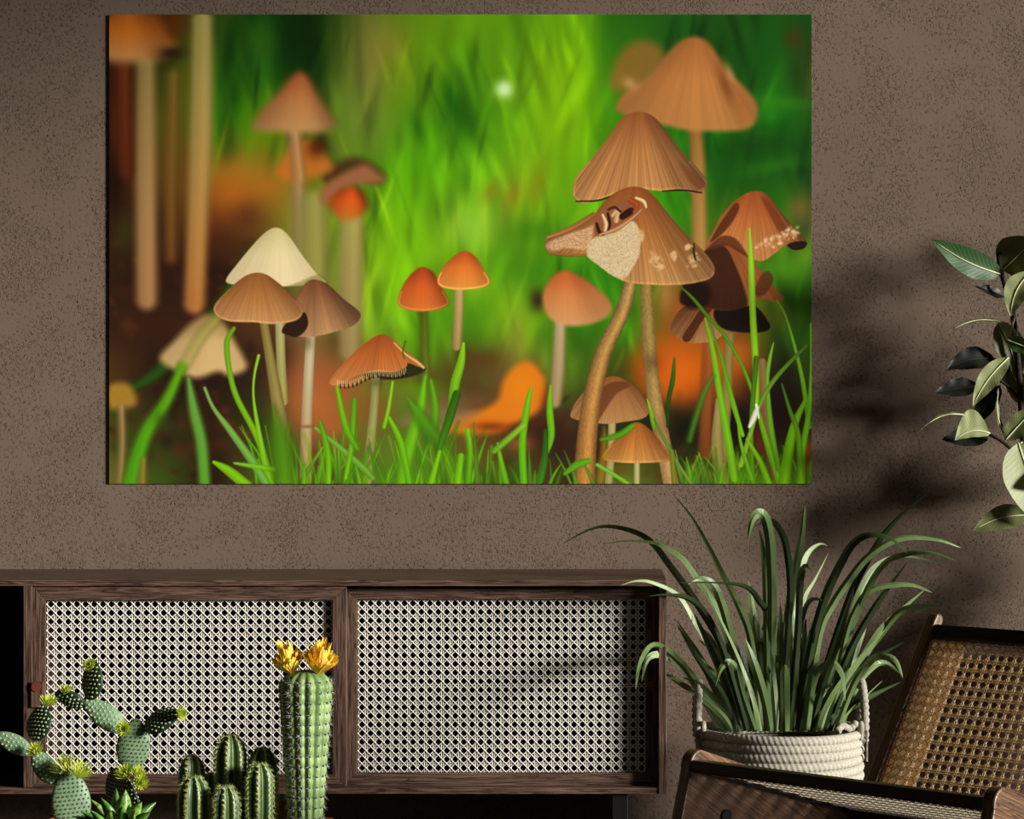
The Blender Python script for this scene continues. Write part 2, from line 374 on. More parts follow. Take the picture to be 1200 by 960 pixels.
    # large soft colour areas
    for b in [(590,105,11,11,(200,240,170),.95,0),(592,104,7,8,(215,245,200),.7,0),(345,40,22,60,(8,50,0),.8,.1),(268,60,9,42,(10,60,5),.75,.1),(275,110,8,25,(10,70,5),.6,0),
              (305,45,16,28,(60,120,25),.7,0),(435,60,16,50,(140,135,70),.55,.05),(460,50,16,22,(150,120,70),.4,0),(405,130,22,70,(125,150,60),.45,0),(530,120,12,34,(20,90,0),.75,-.3),(490,150,7,20,(30,100,0),.55,-.3),
              (640,150,26,110,(135,195,0),.55,0),(600,230,12,22,(160,120,30),.5,.4),(575,225,9,14,(150,110,30),.45,.4),(630,215,10,25,(150,140,20),.5,.2),
              (545,270,24,20,(150,200,70),.6,0),(510,290,20,30,(140,205,20),.5,0),(560,335,25,20,(150,200,30),.5,0),(600,360,25,25,(130,195,30),.55,0),
              (630,270,34,16,(45,120,10),.5,0),(640,395,16,18,(60,120,15),.5,0),
              (720,60,22,60,(40,115,10),.6,0),(910,60,30,40,(15,85,8),.6,0),(880,170,50,16,(15,70,8),.7,-.15),(915,120,40,9,(60,140,20),.55,.1),(900,150,30,8,(20,95,8),.6,0),(905,195,40,9,(50,130,20),.55,-.2),
              (930,45,12,16,(90,50,15),.55,0),(935,245,14,16,(140,110,60),.6,0),(905,235,14,30,(30,110,10),.5,0),
              (925,315,24,22,(90,160,25),.7,0),(945,300,14,18,(120,180,30),.6,0),(915,370,20,14,(110,90,45),.5,0),
              (275,225,28,26,(190,110,30),.8,.3),(315,220,28,18,(180,115,35),.75,0),(285,200,30,14,(170,130,40),.5,0),(320,245,25,12,(150,120,40),.4,0),(290,255,22,20,(90,45,25),.65,0),(260,285,30,22,(70,38,22),.6,0),
              (150,120,18,60,(70,35,8),.8,0),(142,190,16,60,(110,55,18),.5,0),(145,270,14,26,(60,80,20),.5,0),(135,215,12,40,(20,8,2),.7,0),
              (215,110,12,70,(110,110,25),.6,.05),(215,210,10,60,(110,75,25),.7,0),(185,330,60,35,(50,28,16),.6,0),
              (345,270,14,60,(150,150,60),.55,0),(370,470,40,38,(190,115,62),.85,0),(345,440,24,26,(180,110,70),.6,0),(400,440,30,28,(165,95,55),.6,0),(330,420,16,30,(60,35,22),.6,0),(400,400,22,22,(70,45,25),.6,0),
              (390,500,26,14,(190,110,60),.5,0),(440,480,20,14,(165,85,45),.5,0),
              (500,440,50,12,(90,70,35),.6,0),(580,440,45,22,(110,90,45),.6,0),(560,420,36,12,(100,55,35),.5,0),(605,400,14,40,(160,160,70),.5,0),
              (530,470,50,10,(130,100,75),.6,0),(650,420,14,40,(80,130,25),.5,0),
              (800,440,42,34,(225,115,15),.9,0),(765,430,22,26,(215,95,15),.8,0),(860,420,30,26,(225,115,25),.75,0),(840,460,26,20,(190,90,20),.7,0),(810,370,14,24,(215,110,35),.8,0),(780,345,9,22,(200,140,90),.6,0),
              (760,490,36,16,(20,40,8),.8,0),(860,500,40,34,(14,8,3),.85,0),(800,505,34,24,(15,20,5),.85,0),(915,470,34,40,(28,10,6),.8,0),(700,530,30,16,(50,20,14),.7,0),(800,555,30,10,(105,45,25),.7,0),(890,520,10,26,(140,60,15),.6,0),(945,530,8,16,(190,80,25),.7,0),
              (735,480,16,20,(60,90,20),.6,0),(700,470,20,16,(25,35,10),.6,0),(640,510,40,22,(55,32,22),.75,0),(610,520,14,10,(190,125,70),.6,0),(590,560,40,8,(50,90,15),.6,0)]:
        x, y, rx, ry_, c, al, rot = b; blob(x, y, rx, ry_, c, al, rot)
    # orange dead leaf
    poly([(508,508),(530,490),(565,480),(583,468),(590,446),(605,428),(622,425),(637,442),(640,470),(625,486),(600,498),(585,506),(560,509),(535,508)], (228,135,28), 4)
    blob(612,455,14,20,(240,150,30),.6,0); blob(575,500,24,6,(120,45,15),.7,0); blob(640,470,7,22,(90,40,20),.6,.2)
    poly([(470,495),(500,478),(540,478),(560,486),(530,500),(500,508)], (150,125,100), 6, .7)
    # blurred stems at the back
    for P, c1, c2, bl in [([(171,75,12),(171,180,13),(172,350,13)],(150,135,80),(165,125,85),5),([(237,25,13),(236,150,14),(232,250,13),(228,355,13)],(170,165,95),(175,120,65),4.5),
                          ([(203,90,8),(200,200,9),(200,300,8)],(120,105,40),(110,70,30),6),([(145,80,9),(147,200,8)],(110,55,20),(90,40,15),6),([(345,155,8),(350,230,8),(352,290,8)],(160,130,90),(150,140,90),5),
                          ([(367,240,15),(368,300,16),(370,330,12)],(150,150,80),(150,150,75),6),([(412,255,14),(411,330,15),(410,410,14)],(165,160,90),(155,140,90),5),
                          ([(815,155,8),(818,200,9),(820,290,9)],(150,110,55),(175,140,75),3)]:
        blade(P, c1, c2, bl, 1, .12, .2)
    # blurred caps at the back
    cap([(128,12),(150,8),(180,14),(200,40),(206,55),(190,68),(165,73),(128,72),(110,60)], (150,5), (165,90,30), (200,120,40), (195,150,95), 6, .0, dark=.2)
    blob(205,30,14,14,(110,55,10),.7,.5); blob(200,62,16,8,(30,18,4),.7,0)
    poly([(410,185),(430,188),(450,205),(440,215),(410,205),(385,215),(378,205),(395,192)], (75,45,25), 5, .85)
    poly([(375,232),(380,218),(400,205),(425,193),(440,200),(450,212),(430,216),(410,218),(392,232),(380,240)], (160,108,74), 4.5)
    cap([(385,240),(395,225),(412,219),(425,225),(431,242),(420,255),(400,258)], (412,216), (190,70,20), (215,100,30), (190,120,50), 4, 0, dark=.4)
    poly([(325,200),(335,180),(350,165),(365,165),(385,185),(388,200),(360,210),(335,212)], (205,120,45), 5, .85); blob(372,172,12,14,(70,25,5),.75,.7)
    blade([(345,155,7),(350,205,8)], (165,135,90), None, 4, .8)
    cap([(296,146),(305,130),(325,108),(340,90),(352,84),(364,92),(376,115),(392,140),(390,150),(370,156),(320,155),(300,153)], (352,84), (165,92,50), (188,130,80), (192,150,98), 5, 0, dark=.5, lean=.1)
    poly([(715,95),(722,70),(740,50),(762,48),(778,62),(770,85),(740,105),(722,108)], (150,110,50), 6, .85)
    cap([(722,128),(732,108),(760,88),(780,64),(798,47),(818,43),(835,55),(852,82),(876,106),(888,125),(884,145),(868,153),(838,154),(805,153),(775,146),(745,140)], (815,43), (165,110,55), (190,130,72), (185,132,75), 3, .05, 20, dark=.28, lean=.2)
    blob(850,100,7,24,(110,65,30),.6,-.35); blob(738,98,10,7,(215,170,120),.6,.5); blob(855,85,5,14,(210,160,110),.6,-.4); blob(868,125,8,20,(170,110,55),.6,-.2)
    # middle distance mushrooms
    blade([(496,360,5),(497,400,5),(499,440,5)], (85,80,25), (100,120,30), 3, .8); blade([(538,338,6),(537,370,6),(535,405,6)], (190,170,110), (165,145,90), 2, 1, .15, .35)
    blade([(656,380,7),(654,430,8),(650,470,8)], (185,170,130), (165,145,105), 2.5, 1, .12, .3)
    cap([(466,352),(473,333),(485,318),(496,313),(508,320),(518,338),(526,354),(518,361),(495,365),(472,361)], (496,312), (165,70,30), (212,105,45), (215,125,60), 1.8, .03, dark=.3, rimlight=.15)
    cap([(512,328),(520,312),(535,298),(546,294),(558,302),(568,318),(574,330),(566,337),(540,340),(518,337)], (545,293), (185,85,30), (225,130,55), (228,155,75), 1.5, .03, dark=.2, rimlight=.25)
    blob(630,352,10,14,(50,35,20),.85,0)
    cap([(636,345),(645,326),(660,317),(676,322),(700,338),(717,358),(708,374),(680,382),(656,380),(640,368)], (662,316), (195,100,45), (210,138,82), (212,160,110), 2.5, .03, dark=.12)
    # lower left pale blurred mushroom and blades behind it
    blade([(128,470,4),(180,440,9),(215,405,10),(250,370,9),(290,300,6)], (40,85,20), (45,95,25), 4, .9, .1)
    cap([(187,420),(205,398),(225,377),(243,368),(262,378),(275,400),(289,430),(270,440),(255,436),(230,443),(205,434)], (245,366), (150,125,75), (205,178,125), (212,182,128), 4, 0, dark=.15, lean=.5)
    blade([(262,365,6),(235,395,7),(215,430,7)], (150,150,70), (175,165,95), 4, .75, .1)
    poly([(128,452),(150,450),(160,470),(150,478),(128,478)], (180,140,55), 4, .9)
    blade([(142,480,5),(143,520,5),(140,565,5)], (150,130,90), (135,120,70), 3, .9)
    blade([(213,430,7),(195,470,9),(170,510,11),(152,570,13)], (95,165,20), (80,160,20), 3.5, 1, .15); blob(188,492,9,10,(50,90,25),.5,0)
    blade([(221,445,4),(227,480,8),(236,520,9),(240,570,9)], (110,165,75), (95,165,50), 3, 1, .1)
    blade([(168,540,4),(166,570,6)], (150,130,60), None, 3, .7)
    # right hand mid stems in shade
    for P, c1, c2, bl in [([(832,400,8),(828,470,8),(826,530,9)],(170,95,40),(120,70,30),3),([(856,362,6.5),(853,430,6),(848,520,6),(842,570,6)],(140,130,65),(165,140,85),1),
                          ([(893,425,5),(897,480,7),(905,540,7),(908,567,6)],(150,120,80),(120,80,50),1),([(842,470,4),(840,520,7),(846,567,8)],(170,150,105),(150,140,60),1.2)]:
        blade(P, c1, c2, bl, 1, .1, .35)
    # right cluster
    cap([(785,386),(793,368),(808,356),(840,350),(872,356),(892,370),(902,384),(880,389),(850,392),(835,400),(812,402),(795,397)], (840,335), (60,32,14), (150,100,58), (185,140,90), .8, .15, 60, dark=.95, lean=.02, seed=3)
    poly([(799,396),(810,378),(822,362),(834,362),(820,380),(808,400)], (75,38,18), 1, .85); poly([(838,362),(880,356),(902,384),(878,390),(845,384)], (26,14,6), 1.5, .96)
    cap([(826,292),(836,270),(850,246),(868,230),(884,224),(899,228),(913,246),(930,266),(945,284),(934,291),(922,287),(908,297),(893,306),(878,303),(850,300)], (884,222), (165,88,45), (190,118,62), (205,145,90), .8, .18, 45, dark=.45, lean=.15, seed=5)
    poly([(832,284),(840,268),(852,250),(862,238),(866,244),(858,260),(848,272)], (85,42,18), 1.2, .8); poly([(892,232),(900,236),(918,262),(926,280),(915,275),(903,255)], (110,52,22), 2, .6)
    for k in range(60):
        t = rng.rand(); blob(885+50*t, 300-24*t-rng.rand()*14, 2.2, 1.6, [(235,200,150),(200,150,100),(245,225,190)][k % 3], .7, rng.rand()*3)
    poly([(922,287),(934,283),(945,284),(942,291),(930,293)], (30,16,8), .8, .9)
    cap([(797,348),(803,328),(818,302),(836,288),(856,286),(874,298),(892,318),(908,338),(919,350),(906,354),(892,350),(876,359),(850,364),(822,360),(800,356)], (852,284), (150,88,45), (165,100,52), (160,105,60), .8, .16, 60, dark=.3, lean=.5, seed=7)
    poly([(797,350),(802,330),(816,304),(834,289),(850,290),(862,312),(872,340),(874,360),(850,364),(822,360),(800,357)], (52,28,13), 1.5, .85); poly([(828,292),(845,277),(862,280),(876,300),(866,296),(852,288),(838,292)], (90,50,24), 1.5, .8)
    poly([(884,345),(890,325),(900,318),(906,328),(896,345)], (90,50,25), 1.5, .7)
    poly([(797,345),(806,330),(830,334),(830,355),(812,362),(800,356)], (22,12,6), 3, .8)
    # stem of large mushrooms
    blade([(757,332,7),(760,400,8),(766,460,8.5),(773,500,9),(786,567,9)], (150,130,70), (185,150,100), .9, 1, .2, .35, .15)
    blob(764,425,10,12,(70,55,28),.45,0); blob(776,500,12,16,(120,80,50),.4,0)
    # lower small caps
    blade([(717,492,4.5),(716,530,4.5),(713,567,4.5)], (190,170,125), (165,165,100), .9, 1, .1, .3); blade([(746,540,3.5),(746,567,3.5)], (180,175,120), None, .9)
    cap([(668,486),(678,466),(696,449),(720,441),(742,452),(756,470),(760,484),(752,491),(735,494),(712,497),(690,495),(675,492)], (718,440), (150,98,52), (170,120,72), (190,145,95), .8, .15, 70, dark=.3, lean=.3, seed=9)
    poly([(695,480),(700,462),(712,450),(728,447),(738,452),(722,462),(708,482),(700,493)], (105,62,32), 1.5, .75)
    cap([(706,535),(718,518),(735,500),(747,495),(760,502),(776,520),(786,534),(780,541),(745,543),(715,541)], (746,494), (165,100,40), (185,120,55), (205,150,85), .8, .14, 60, dark=.25, seed=11, rimlight=.1)
    blade([(739,330,7.5),(728,368,8.5),(708,410,9.5),(696,455,10.5),(689,500,11.5),(684,567,13)], (172,142,88), (180,130,66), .9, 1, .3, .6, .15)
    poly([(703,530),(708,500),(712,530),(706,567),(700,567)], (170,140,30), 2.5, .7)
    # the two large front caps
    cap([(671,224),(675,208),(694,184),(713,160),(728,139),(745,131),(763,135),(778,150),(796,174),(815,195),(828,212),(824,223),(812,227),(796,222),(776,224),(750,222),(725,226),(700,235),(682,238),(673,232)], (748,129), (150,92,50), (186,132,78), (200,150,96), .7, .2, 85, dark=.45, lean=.05, rimlight=.12, seed=1)
    blade([(675,236,.8),(700,235,1),(722,228,.7)], (40,22,10), None, .7, .9); blade([(776,224,.6),(800,223,1),(822,226,.8)], (40,22,10), None, .7, .9)
    poly([(796,190),(806,198),(826,214),(820,222),(808,212)], (120,72,38), 2, .6)
    cap([(638,288),(644,278),(664,270),(690,258),(705,240),(720,226),(738,219),(755,221),(768,232),(785,253),(806,277),(826,296),(837,313),(834,325),(818,331),(795,334),(765,334),(735,331),(714,321),(700,309),(688,300),(664,299),(645,297)], (742,217), (150,88,45), (176,118,64), (198,152,98), .7, .2, 85, dark=.42, lean=.15, rimlight=.1, seed=2)
    r = mask_poly([(688,300),(690,284),(702,276),(722,272),(738,260),(745,262),(750,275),(749,298),(742,312),(732,326),(716,322),(700,310)], 1.6)
    sj, si, X, Y, m, d = r; nn = noise2(X*1.1, Y*1.1); m = np.clip(m*1.6-.6*(nn > .55)*(d < 5), 0, 1)[..., None]
    img[sj, si] = img[sj, si]*(1-m)+(C3((222,200,160))*(.86+.24*nn)[..., None])*m
    r = mask_poly([(640,289),(650,280),(690,266),(698,262),(694,275),(688,292),(664,291),(650,294)], 2)
    sj, si, X, Y, m, d = r; nn = noise2(X*.5+Y*.5, Y*1.2-X*.4); m = (m*.8)[..., None]
    img[sj, si] = img[sj, si]*(1-m)+(C3((228,192,150))*(.75+.4*nn)[..., None])*m
    blade([(645,297,1.6),(665,299,2),(686,299,1.5)], (150,95,50), None, 1, .8); blade([(642,278,2),(668,268,3),(695,252,3)], (190,125,85), (150,95,60), 1.5, .9)
    poly([(697,276),(696,262),(706,246),(722,238),(738,232),(751,238),(750,248),(738,258),(722,268),(708,276)], (150,98,62), 1.5, .9)
    blade([(699,262,1.5),(702,272,2.2),(707,275,1.5)], (60,25,15), None, .8); blade([(712,250,1.2),(714,262,2),(712,270,1.5)], (60,28,18), None, .8); blade([(706,252,1.6),(710,262,2.6),(709,270,2)], (222,190,150), None, 1)
    blade([(718,252,2.5),(724,246,3),(722,258,3.4)], (205,165,125), None, 1.2); blade([(712,246,1),(720,243,1.6),(727,248,1.4)], (75,38,22), None, .8)
    blade([(729,254,3.5),(738,248,4),(742,246,2)], (52,18,14), None, 1.2); blade([(738,235,3),(746,240,3),(743,248,2)], (165,80,40), None, 1.5); blade([(745,232,1.5),(754,236,2.2),(757,243,1.2)], (235,200,150), None, .8)
    blade([(703,275,1.5),(722,268,2),(740,256,1.5),(751,246,1)], (190,150,110), None, 1)
    for x0, y0, w, h in [(766,304,10,10),(790,300,5,7),(812,306,8,10),(806,290,3,3),(751,278,3,8),(774,312,4,5)]:
        for k in range(26):
            blob(x0+rng.normal()*w*.42, y0+rng.normal()*h*.42, 1.7, 1.5, (226,188,140), .6, 0)
    # left trio
    blade([(328,380,5.5),(329,420,5.5),(332,470,5.5)], (180,180,125), (165,160,90), .9, 1, .12, .3)
    blade([(309,377,5),(318,430,6),(328,490,8),(338,567,9)], (145,130,75), (160,150,85), .9, 1, .15, .35)
    cap([(265,327),(279,308),(299,284),(314,270),(326,267),(338,276),(354,299),(371,321),(382,331),(360,334),(325,336),(290,334),(270,333)], (325,266), (205,195,140), (228,215,168), (232,215,172), 1.1, .03, dark=.2, lean=.3)
    poly([(372,322),(385,330),(378,336),(350,336),(335,336),(352,330)], (110,120,50), 2, .5)
    blade([(364,392,5.5),(361,450,6),(359,500,6.5),(358,567,7)], (205,200,165), (185,155,110), .8, 1, .1, .3); blob(360,500,8,2,(110,75,45),.6,0); blob(360,401,7,10,(110,95,55),.6,0)
    cap([(331,385),(343,362),(352,340),(364,328),(382,332),(402,350),(422,367),(416,380),(396,388),(365,395),(342,393)], (368,326), (125,80,50), (158,115,78), (190,152,108), .9, .1, 60, dark=.35, lean=.3, seed=13)
    poly([(330,388),(340,374),(356,366),(361,378),(357,388),(348,395),(338,393)], (40,24,14), 1.2, .92)
    cap([(250,362),(257,350),(277,331),(293,321),(310,321),(329,334),(350,354),(355,366),(346,376),(320,380),(298,378),(270,377),(255,371)], (302,319), (150,98,52), (180,125,72), (205,158,105), .8, .12, 70, dark=.4, lean=.3, rimlight=.12, seed=15)
    # small cap in front with ragged gills
    poly([(425,440),(440,428),(470,425),(497,430),(494,437),(475,443),(450,445)], (45,50,20), 1, .95)
    blade([(440,445,5),(438,480,5),(434,520,5.5),(429,567,6)], (150,155,95), (175,165,105), .8, 1, .12, .3); blob(441,448,7,7,(90,95,40),.6,0)
    cap([(386,449),(391,439),(408,420),(428,402),(446,392),(460,398),(478,413),(492,424),(498,430),(490,430),(478,425),(476,430),(462,436),(440,436),(420,440),(402,449),(392,452)], (447,391), (160,85,40), (190,112,55), (205,140,85), .7, .15, 60, dark=.2, lean=.5, seed=17)
    for k in range(34):
        t = k/33; x = 395+80*t; y = 451-16*t+3*math.sin(t*9); blade([(x,y-5,.5),(x+.6,y+1,.7)], (238,205,150), None, .6, .8, 0, 0); 
        if k % 2: blade([(x+1.2,y-1,.6),(x+1.5,y+3,.9)], (30,18,8), None, .6, .85, 0, 0)
    blade([(462,402,1),(475,415,1.4),(488,424,1.8),(496,431,1.6)], (225,185,125), None, .8, .9)
    # grass in front
    G1, G2, G3, G4 = (125,195,20), (90,165,20), (60,125,20), (150,205,60)
    for k in range(230):
        x = rng.uniform(300, 700) if k < 165 else rng.uniform(800, 950); h = rng.uniform(15, 75)*(1 if x < 560 else .6)
        if 575 < x < 690 and k % 3: continue
        dx = rng.normal()*h*.35; bl = rng.choice([.9, 1.6, 3.2]); w = rng.uniform(1.2, 3.6)
        blade([(x+dx, 567-h, .6),(x+dx*.5, 567-h*.5, w*.8),(x, 572, w)], [G1, G2, G3, G4, (80,130,30)][k % 5], [G2, G1, G2, (60,110,15), (100,140,40)][k % 5], bl, .85, .2, .3)
    for P, c1, c2, bl in [([(498,442,3),(492,480,8),(478,530,10),(470,570,9)],(110,190,20),(110,180,30),2.5),([(505,447,3),(510,480,6),(505,520,8)],(100,180,20),(90,150,20),2.5),([(480,470,3),(500,500,12),(515,520,8)],(90,160,25),(70,125,20),4.5),
                          ([(274,385,3),(266,400,4),(268,430,4),(277,465,4.5),(300,510,4.5),(318,560,4)],(110,165,40),G1,1),([(303,417,2.5),(298,440,2),(297,465,2),(302,500,3.5),(310,540,5),(318,570,6)],G4,G1,.9),
                          ([(240,455,2.5),(250,478,3),(270,505,5),(295,540,6),(312,567,6)],(130,170,90),(110,180,70),1.1),([(251,542,3),(268,552,7),(290,570,8)],G1,G1,1),([(275,543,2),(300,547,4),(320,550,4)],(120,190,60),G1,1.4),([(320,480,3),(328,520,16),(332,560,14)],(75,125,20),(85,145,20),7),
                          ([(370,502,2.5),(395,522,4),(425,548,5),(436,560,4)],(120,175,70),(110,170,50),.9),([(456,490,3),(470,520,5),(480,570,5)],G1,(100,180,20),1),([(415,470,4),(412,520,4),(405,560,3)],G2,G1,1.6),([(395,455,3),(405,500,5),(418,525,4)],G1,G2,1.8),([(375,495,3),(384,530,5),(385,567,4)],G2,G1,1.5),
                          ([(460,448,2),(455,480,3),(450,500,3)],G4,G1,1.2),([(475,400,1),(472,412,1),(474,420,1)],(60,110,30),None,1),
                          ([(543,403,2.5),(540,425,6),(533,450,7),(530,475,6.5)],(140,205,30),(110,180,25),.8),([(535,462,6),(525,495,6.5),(515,525,4),(508,560,3)],(50,105,20),(80,150,20),.8),([(515,530,3),(505,567,5)],G1,G1,1),
                          ([(548,505,4),(551,530,4),(548,570,5)],G1,G2,1.4),([(583,520,2),(588,545,4),(594,570,5)],G1,(95,170,20),.9),([(622,455,2),(617,480,5),(612,520,5.5),(614,570,5.5)],(120,195,30),(100,185,20),.8),
                          ([(645,452,1.5),(644,480,5),(646,510,5),(641,530,3)],(120,195,30),(100,180,20),.8),([(639,505,3),(638,540,5),(631,570,5)],(45,95,25),(70,140,25),.8),([(612,500,5),(595,515,5),(580,528,5)],(140,190,50),(110,170,40),2),([(540,535,5),(536,570,6)],(110,190,20),G1,1.5),([(662,555,3),(676,545,6),(690,540,4)],(90,165,30),(100,170,30),1.2),
                          ([(530,440,8),(528,480,8)],(50,110,20),(50,110,20),.1) if 0 else ([(705,515,3),(725,510,5),(740,500,4)],(80,150,30),G2,2),([(700,545,3),(725,560,3),(740,570,3)],(120,190,80),G1,.9),
                          ([(813,285,.6),(813,297,1.5),(815,305,1)],(20,45,15),None,.7),([(796,335,1),(812,350,2.5),(830,372,2.5),(850,395,2.5),(870,430,2.5),(885,470,3),(893,500,4),(905,540,5),(915,570,5)],(70,120,30),G1,.7),
                          ([(790,420,1.5),(788,445,3.5),(783,470,3),(782,500,2)],(60,120,25),(30,70,12),.8),([(826,373,1.5),(835,410,4),(843,460,5),(852,510,6),(860,560,6)],(120,185,30),(120,190,25),.7),([(832,380,1),(845,420,2.5),(858,470,4),(870,510,3)],(80,140,25),G1,.7),
                          ([(878,268,1.5),(880,310,4.5),(882,370,5),(885,420,5),(886,470,4.5)],(150,210,50),(135,200,30),.7),([(886,420,4),(880,500,3.5),(882,565,4)],(70,120,20),(110,160,25),.8),
                          ([(910,352,1),(920,370,1.5),(932,410,2.5),(941,450,3.5),(948,500,4)],(130,180,60),(100,170,25),.7),([(906,402,1),(901,425,3),(899,450,3),(903,500,4),(912,550,4)],(130,190,60),(100,170,30),.7),
                          ([(945,405,2),(925,425,3),(905,448,3.5),(890,475,3),(880,505,3.5),(868,545,4)],(75,125,30),(150,190,60),.7),([(887,478,2.5),(883,490,3.5),(878,500,2)],(225,230,200),None,.8),([(889,490,1),(886,475,2)],(235,240,225),None,.6),
                          ([(950,380,2),(951,430,3),(948,480,4),(940,530,5),(938,567,6)],(110,190,30),(120,195,25),.8),([(943,470,3),(930,500,6),(922,540,8),(918,570,9)],(110,180,25),(125,200,20),.9),([(916,450,1.5),(925,480,3),(935,510,4),(938,560,5)],(60,110,25),G1,.9),
                          ([(864,492,1),(868,520,2.5),(880,560,4)],G1,(110,180,25),.8),([(875,515,2),(890,540,4),(902,570,5)],G1,G1,.9),([(776,500,1),(735,470,0)],G1,G1,.8) if 0 else ([(758,468,1),(762,480,3),(765,495,3.5),(766,503,1.5)],(150,190,60),G2,.7),
                          ([(766,490,1),(778,515,2.5),(795,545,2.5),(810,567,2.5)],(90,130,50),(120,160,70),.7),([(836,440,2),(825,460,4),(815,490,5),(808,515,5)],(90,135,40),(60,110,20),2.5),([(787,530,3),(790,570,3)],(120,130,40),None,1.2)]:
        blade(P, c1, c2, bl, 1, .22, .3)
    img[:] = np.clip(img*(1+(rng.rand(H, W, 1)-.5)*.02), 0, 1)
    img = np.clip(img, 0, 1)**np.array([1.06, 1.12, 1.14]); return img
img = paint_print(); ph, pw = img.shape[:2]
im = bpy.data.images.new('mushroom_print', pw, ph); buf = np.ones((ph, pw, 4), np.float32); buf[..., :3] = img[::-1]; im.pixels.foreach_set(buf.ravel()); im.update(); im.pack()
q = NT('printed_picture', .62, .12); ti = q.n('ShaderNodeTexImage'); ti.image = im; ti.extension = 'EXTEND'; ti.interpolation = 'Linear'; q.l(q.coord('UV'), ti.inputs[0]); q.col(ti.outputs[0])
PY = -.005; a, b = at(128, 567, PY), at(951, 17, PY)
pr = empty('wall_picture', ((a.x+b.x)/2, 0, a.z)); tag(pr, 'large frameless photo print of brown mushrooms in bright green grass on the wall', 'picture')
mb = MB(); mb.v = [Vector((a.x-pr.location.x, PY, 0)), Vector((b.x-pr.location.x, PY, 0)), Vector((b.x-pr.location.x, PY, b.z-a.z)), Vector((a.x-pr.location.x, PY, b.z-a.z))]
mb.face((0, 1, 2, 3), [(0, 0), (1, 0), (1, 1), (0, 1)]); mb.build('printed_face', q.m, pr)
MB().box((a.x-pr.location.x, PY+.0004, 0), (b.x-pr.location.x, -.0005, b.z-a.z)).build('backing_board', M['plaster_side'], pr)

# ---------------------------------------------------------------- cane weave as real strands
def cane(W, H, px_, pz_, fr, thick=.0012, wv=.0022, wd=.0024, wh=None):
    """strands in the local x,z plane (0..W, 0..H); fr maps (x, depth, z) to the thing"""
    mb = MB()
    def strip(p, q_, w_, d):
        dx, dz = q_[0]-p[0], q_[1]-p[1]; L = math.hypot(dx, dz)
        if L < .003: return
        nx, nz = -dz/L*w_/2, dx/L*w_/2; n = len(mb.v)
        for (x, z) in (p, q_):
            for s_, dd in ((-1, d+thick*.5), (-.35, d-thick*.5), (.35, d-thick*.5), (1, d+thick*.5)): mb.v.append(fr(Vector((x+nx*s_, dd, z+nz*s_))))
        for k in range(3): mb.face((n+k, n+k+1, n+5+k, n+4+k))
        mb.face((n, n+4, n+7, n+3))
    def clip(p, d):           # line through p with direction d cut to the panel
        t0, t1 = -1e9, 1e9
        for a_, v_, hi in ((p[0], d[0], W), (p[1], d[1], H)):
            if abs(v_) < 1e-9: continue
            ta, tb = (0-a_)/v_, (hi-a_)/v_; t0 = max(t0, min(ta, tb)); t1 = min(t1, max(ta, tb))
        return None if t1 <= t0 else ((p[0]+d[0]*t0, p[1]+d[1]*t0), (p[0]+d[0]*t1, p[1]+d[1]*t1))
    nx, nz = int(round(W/px_)), int(round(H/pz_)); px2, pz2 = W/nx, H/nz; g = .115
    for i in range(nx+1):
        for s_ in (-g, g):
            x = i*px2+s_*px2
            if 0 < x < W: strip((x, 0), (x, H), wv, 0)
    for j in range(nz+1):
        for s_ in (-g, g):
            z = j*pz2+s_*pz2
            if 0 < z < H: strip((0, z), (W, z), wh or wv, thick*.8)
    for k in range(-nz-nx-2, nx+nz+3):
        c = clip((0+k*px2, pz2*.5), (px2, pz2))
        if c: strip(c[0], c[1], wd, -thick*.8)
        c = clip((0+k*px2, pz2*.5), (px2, -pz2))
        if c: strip(c[0], c[1], wd, -thick*1.5)
    return mb

# ---------------------------------------------------------------- sideboard
YF = -.44; s0 = sc(YF)
X = lambda px, Y=YF: (px-CX)/sc(Y)
Z = lambda py, Y=YF: CAMZ-(py-CY)/sc(Y)
sbx0, sbx1 = X(-352), X(781); zt, zb = Z(680), Z(931)
sb = empty('sideboard', ((sbx0+sbx1)/2, -.23, 0)); ox, oy = sb.location.x, sb.location.y
tag(sb, 'long low brown wooden sideboard with cane sliding doors below the picture', 'sideboard')
def sbox(name, lo, hi, grain, mat, parent=sb, bevel=.0012):
    return MB().box((lo[0]-ox, lo[1]-oy, lo[2]), (hi[0]-ox, hi[1]-oy, hi[2]), grain).build(name, mat, parent, bevel)
tt = .0145; st = .0185
sbox('top_panel', (sbx0, YF, zt-tt), (sbx1, -.02, zt), 0, M['cab'])
sbox('side_panel', (sbx1-st, YF, zb), (sbx1, -.02, zt-tt), 2, M['cab'])
sbox('side_panel', (sbx0, YF, zb), (sbx0+st, -.02, zt-tt), 2, M['cab'])
sbox('bottom_panel', (sbx0+st, YF+.003, zb), (sbx1-st, -.02, zb+.0155), 0, M['cab'])
sbox('divider', (X(27), YF+.001, zb+.0155), (X(37.5), -.03, zt-tt), 2, M['cab'])
sbox('divider', (X(400, -.38), -.36, zb+.0155), (X(408, -.38), -.03, zt-tt), 2, M['cab_in_shade'])
sbox('back_panel', (sbx0+st, -.03, zb+.0155), (sbx1-st, -.022, zt-tt), 0, M['cab_in_shade'])
sbox('shelf', (sbx0+st, -.40, Z(806)), (X(27), -.03, Z(806)+.012), 0, M['cab_in_shade'])
for lx in (X(717), sbx0+.12):
    for ly in (-.42, -.09):
        MB().box((lx-ox, ly-oy, 0), (lx+.039-ox, ly+.039-oy, zb), 2).build('leg', M['black'], sb, .002)
